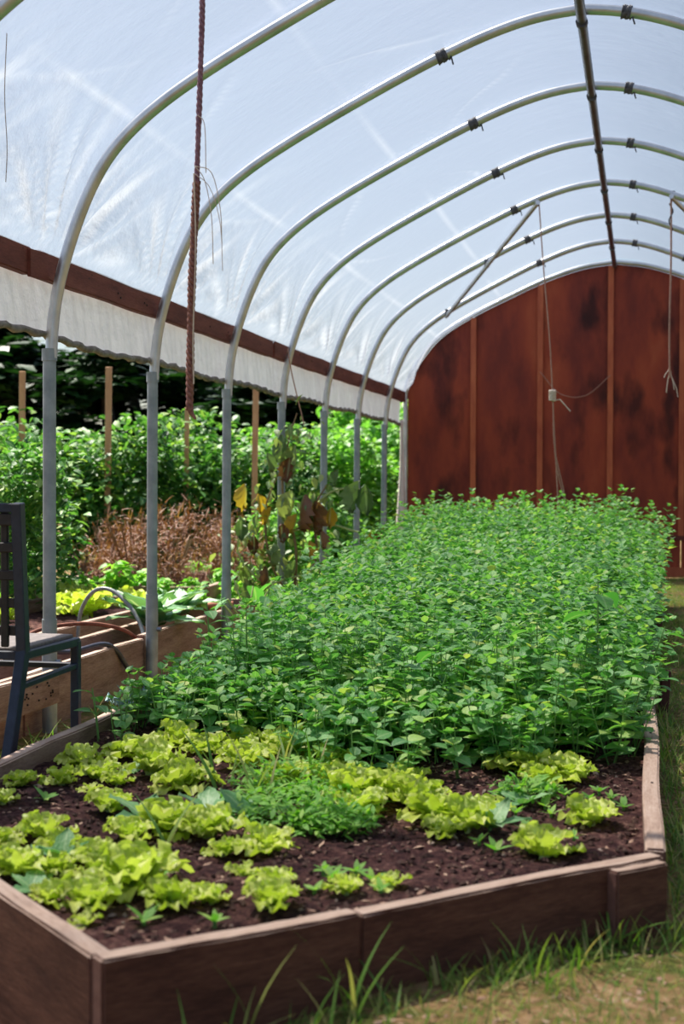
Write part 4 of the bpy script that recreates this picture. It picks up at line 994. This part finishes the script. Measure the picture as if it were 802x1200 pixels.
hed = [bush_proto('garden_shrub', 2600, .6, .5, 1.5, (.07,.13), 'hedge', 3), bush_proto('garden_shrub', 2400, .7, .5, 1.2, (.07,.13), 'hedge', 4)]
dead = [bush_proto('dead_bush', 1500, .35, .3, .75, (.05,.10), 'deadbrush', 5, 14, tpl=leaf_t(.10,4,3,.0,.2,prof='blade'), pitch=(-.2,1.4), shell=.0)]
low = [bush_proto('low_plant', 900, .3, .25, .38, (.05,.09), 'herb', 6, 4, blobs=8)]
def place(pool, items, cat, group):
    first = {}
    for i, (x, y, s, lab) in enumerate(items):
        p = pool[i % len(pool)]; z = gz(x, y)
        if p.name not in first and 'label' not in p: first[p.name] = 1; o = p; o.location = (x,y,z); o.scale = (s,)*3; o.rotation_euler = (0,0,i*1.3)
        else: o = copy_tree(p, (x,y,z), i*1.3, s)
        tag(o, lab, cat, group)
        if cat == 'tree': o.scale = (s*1.15, s*1.1, float(np.interp(x, [-9.5, -7.5, -3], [.70, .56, .37])))
place(tom, [(-3.75,8.3,.80,'dark leafy tomato plant nearest, behind the first hoop leg'), (-4.25,9.1,.85,'tomato plant at the left edge of the picture'), (-5.0,10.4,.98,'tomato plant behind the leftmost stake'), (-4.6,11.4,1.0,'tomato plant beside the full-length stake'),
    (-4.15,11.9,.98,'tomato plant right of the full-length stake'), (-3.65,12.3,.98,'tomato plant behind the short stake'), (-3.2,12.7,.95,'tomato plant behind the rightmost stake'), (-5.5,11.8,1.05,'tall tomato plant at the back left'), (-3.95,13.0,1.05,'tomato plant between the second and third hoop legs, at the back'), (-4.9,12.8,1.0,'tomato plant in the back row left of the second hoop leg')], 'tomato plant', 'tomato plants outside')
place(hed, [(-2.75,13.9,.95,'bright green shrub behind the fourth hoop leg'), (-3.3,14.8,1.15,'bright shrub behind the wilted vine'), (-2.6,15.4,1.15,'bright shrub at the corner of the end wall'), (-3.9,15.6,1.2,'bright shrub beyond the rightmost stake'), (-3.1,16.6,1.35,'tall bright shrub farther behind the fifth leg'), (-2.7,12.4,.55,'low bright shrub beside the end wall'), (-2.75,11.0,.5,'low bright shrub behind the wilted vine'), (-2.5,14.6,.9,'bright shrub just outside the left end of the red wall')], 'shrub', 'bright shrubs outside')
place(dead, [(-3.60,9.9,1.0,'reddish dead brush behind the first and second hoop legs'), (-3.25,9.7,.8,'reddish dead brush next to the second hoop leg'), (-3.15,10.6,1.0,'reddish dead brush between the second and third hoop legs'), (-2.98,10.2,.8,'reddish dead brush at the third hoop leg'), (-3.9,10.4,.9,'reddish dead brush at the foot of the full-length stake'), (-3.5,11.2,.9,'reddish dead brush at the foot of the short stake')], 'dead brush', 'patches of dead brush')
place(low, [(-3.9,8.0,1.0,'low green plant under the nearest tomato plant'), (-3.45,8.9,1.1,'low green plant in front of the dead brush'), (-3.35,10.9,1.0,'low green plant behind the second hoop leg'), (-2.75,9.4,.9,'pale feathery plant beyond the planter end'), (-2.6,10.0,.9,'low green plant behind the wilted vine'), (-3.0,9.0,.8,'low green plant in the bed beyond the planter'), (-2.9,12.0,1.4,'low green plant near the end wall'), (-3.6,7.4,.8,'low green plant behind the chair')], 'plant', 'low garden plants outside')
# dark trees
tre = []
TR = leaf_t(.6, 3, 3, .08, .2, prof='ovate', seed=91)
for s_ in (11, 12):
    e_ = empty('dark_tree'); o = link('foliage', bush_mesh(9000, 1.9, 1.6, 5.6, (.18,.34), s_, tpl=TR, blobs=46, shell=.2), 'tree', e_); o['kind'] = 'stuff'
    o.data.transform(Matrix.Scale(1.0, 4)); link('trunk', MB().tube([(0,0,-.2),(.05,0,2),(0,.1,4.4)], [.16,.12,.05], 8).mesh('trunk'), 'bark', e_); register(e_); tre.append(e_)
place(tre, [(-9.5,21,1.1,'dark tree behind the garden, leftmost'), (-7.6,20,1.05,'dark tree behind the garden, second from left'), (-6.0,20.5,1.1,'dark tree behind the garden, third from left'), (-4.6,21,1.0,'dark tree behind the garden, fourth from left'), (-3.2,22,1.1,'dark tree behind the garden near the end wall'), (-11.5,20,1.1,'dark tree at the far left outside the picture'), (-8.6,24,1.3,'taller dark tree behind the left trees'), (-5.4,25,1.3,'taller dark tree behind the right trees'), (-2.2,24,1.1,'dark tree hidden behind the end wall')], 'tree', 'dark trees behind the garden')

# ---------------------------------------------------------------- wilted vine on the fourth hoop leg
wv = empty('wilted_vine', (-2.10, 8.62, .05), 0, 'wilted squash vine with drooping brown and yellow leaves climbing the fourth hoop leg', 'vine')
TW = [leaf_t(.62, 9, 7, -.35, .5, ruf=.11, rk=4, prof='ovate', fold=.45, seed=100+i) for i in range(3)]
wm = {k: [single('leaf', t) for t in TW] for k in ('wilt', 'yellow', 'brown')}
for k, l in wm.items():
    for m_ in l: m_.materials.append(M[k])
stems = [[(0,0,0),(.03,-.04,.4),(-.06,-.02,.75),(-.02,-.03,1.05),(.03,-.02,1.22)], [(.04,0,0),(-.12,-.05,.3),(-.16,-.05,.62),(-.08,-.05,.85)], [(.02,0,.05),(.16,-.06,.35),(.14,-.05,.62),(.22,-.05,.78)],
         [(-.02,0,.1),(-.2,-.1,.22),(-.32,-.1,.38),(-.28,-.1,.55)], [(.1,-.03,.60),(.25,-.05,.74),(.40,-.05,.76),(.52,-.05,.72)], [(0,-.05,.5),(.2,-.05,.55),(.42,-.05,.50),(.60,-.05,.46)], [(-.3,-.1,-.02),(-.2,-.15,.12),(.0,-.12,.22),(.22,-.08,.24)]]
for i, c in enumerate(stems): MB().tube(curve_pts(c, 20), [.010-.0003*j for j in range(21)], 6).build('vine_stem', 'vine' if i in (4,5,6,3) else 'vine_dead', wv, True)
r = random.Random(5)
WL = [(-.05,-.06,1.06,.20,'wilt'),(.03,-.06,1.00,.22,'wilt'),(.0,-.08,.92,.17,'brown'),(-.28,-.08,.76,.17,'yellow'),(-.20,-.08,.70,.14,'yellow'),(.02,-.1,.72,.22,'wilt'),(.10,-.1,.70,.24,'brown'),(.16,-.1,.66,.22,'brown'),(.05,-.1,.58,.14,'yellow'),
      (.42,-.06,.78,.22,'wilt'),(.46,-.06,.76,.20,'wilt'),(.58,-.06,.50,.18,'brown'),(.62,-.06,.47,.20,'wilt'),(.50,-.06,.48,.12,'yellow'),(-.15,-.06,.95,.14,'wilt'),(-.30,-.1,.55,.15,'wilt'),(-.22,-.1,.45,.13,'brown'),(-.1,-.08,.4,.15,'wilt'),(.12,-.08,.42,.13,'yellow'),(-.3,-.1,.3,.16,'wilt'),(-.14,-.1,.26,.15,'brown'),(.04,-.1,.3,.16,'wilt'),(.22,-.1,.3,.15,'wilt'),(-.22,-.1,.18,.16,'wilt'),(-.05,-.1,.14,.17,'wilt'),(.2,-.1,.48,.12,'brown'),(.26,-.1,.62,.13,'yellow'),(-.12,-.06,.62,.13,'yellow'),(-.05,-.08,.52,.13,'brown'),(.3,-.08,.85,.12,'wilt')]
for i, (x, y, z, s, k) in enumerate(WL):
    lo = leaf_obj(wm[k][i % 3], wv, (x, y, z+.03), r.random()*6.3, -1.25+r.uniform(-.25,.3), r.uniform(-.3,.3), s*.88)
    if k != 'wilt': lo['label'] = {'yellow': 'yellowed leaf', 'brown': 'dried brown leaf'}[k]
P = []; 
for _ in range(420):
    c = stems[r.randrange(4)]; t = r.random()*(len(c)-1); k = int(t); a, b = Vector(c[k]), Vector(c[min(k+1, len(c)-1)]); q = a.lerp(b, t-k); P.append((q.x+r.gauss(0,.07), q.y+r.gauss(0,.06), abs(q.z+r.gauss(0,.06))))
n_ = len(P); o = link('small_leaves', batch('small_leaves', TT, P, rng.random(n_)*6.3, rng.uniform(-1.3,.2,n_), rng.uniform(-.4,.4,n_), rng.uniform(.03,.08,n_)), 'wilt', wv); o['kind'] = 'stuff'
for (x, y, n, s, lab) in ((-1.95,8.0,10,.15,'leafy squash plant at the foot of the wilted vine'), (-2.05,7.4,9,.14,'leafy squash plant between the third and fourth hoop legs'), (-1.80,8.6,9,.13,'leafy squash plant at the bed edge behind the mint')):
    z = gz(x,y); e_ = empty('squash_plant', (x,y,z), 0, lab, 'squash')
    for i in range(n):
        a = i*2.4; h = .12+.3*r.random(); q = Vector((-math.sin(a)*.12, math.cos(a)*.12, h)); MB().tube([(0,0,0), (q.x*.4,q.y*.4,h*.7), q], .005, 5).build('stem', 'vine', e_, True)
        leaf_obj(broadm[i % 3], e_, q, a, r.uniform(-.8,.1), r.uniform(-.3,.3), s*r.uniform(.7,1.1))
print('objects', len(bpy.data.objects), 'tris', sum(len(m.loops)-2*len(m.polygons) for m in bpy.data.meshes))
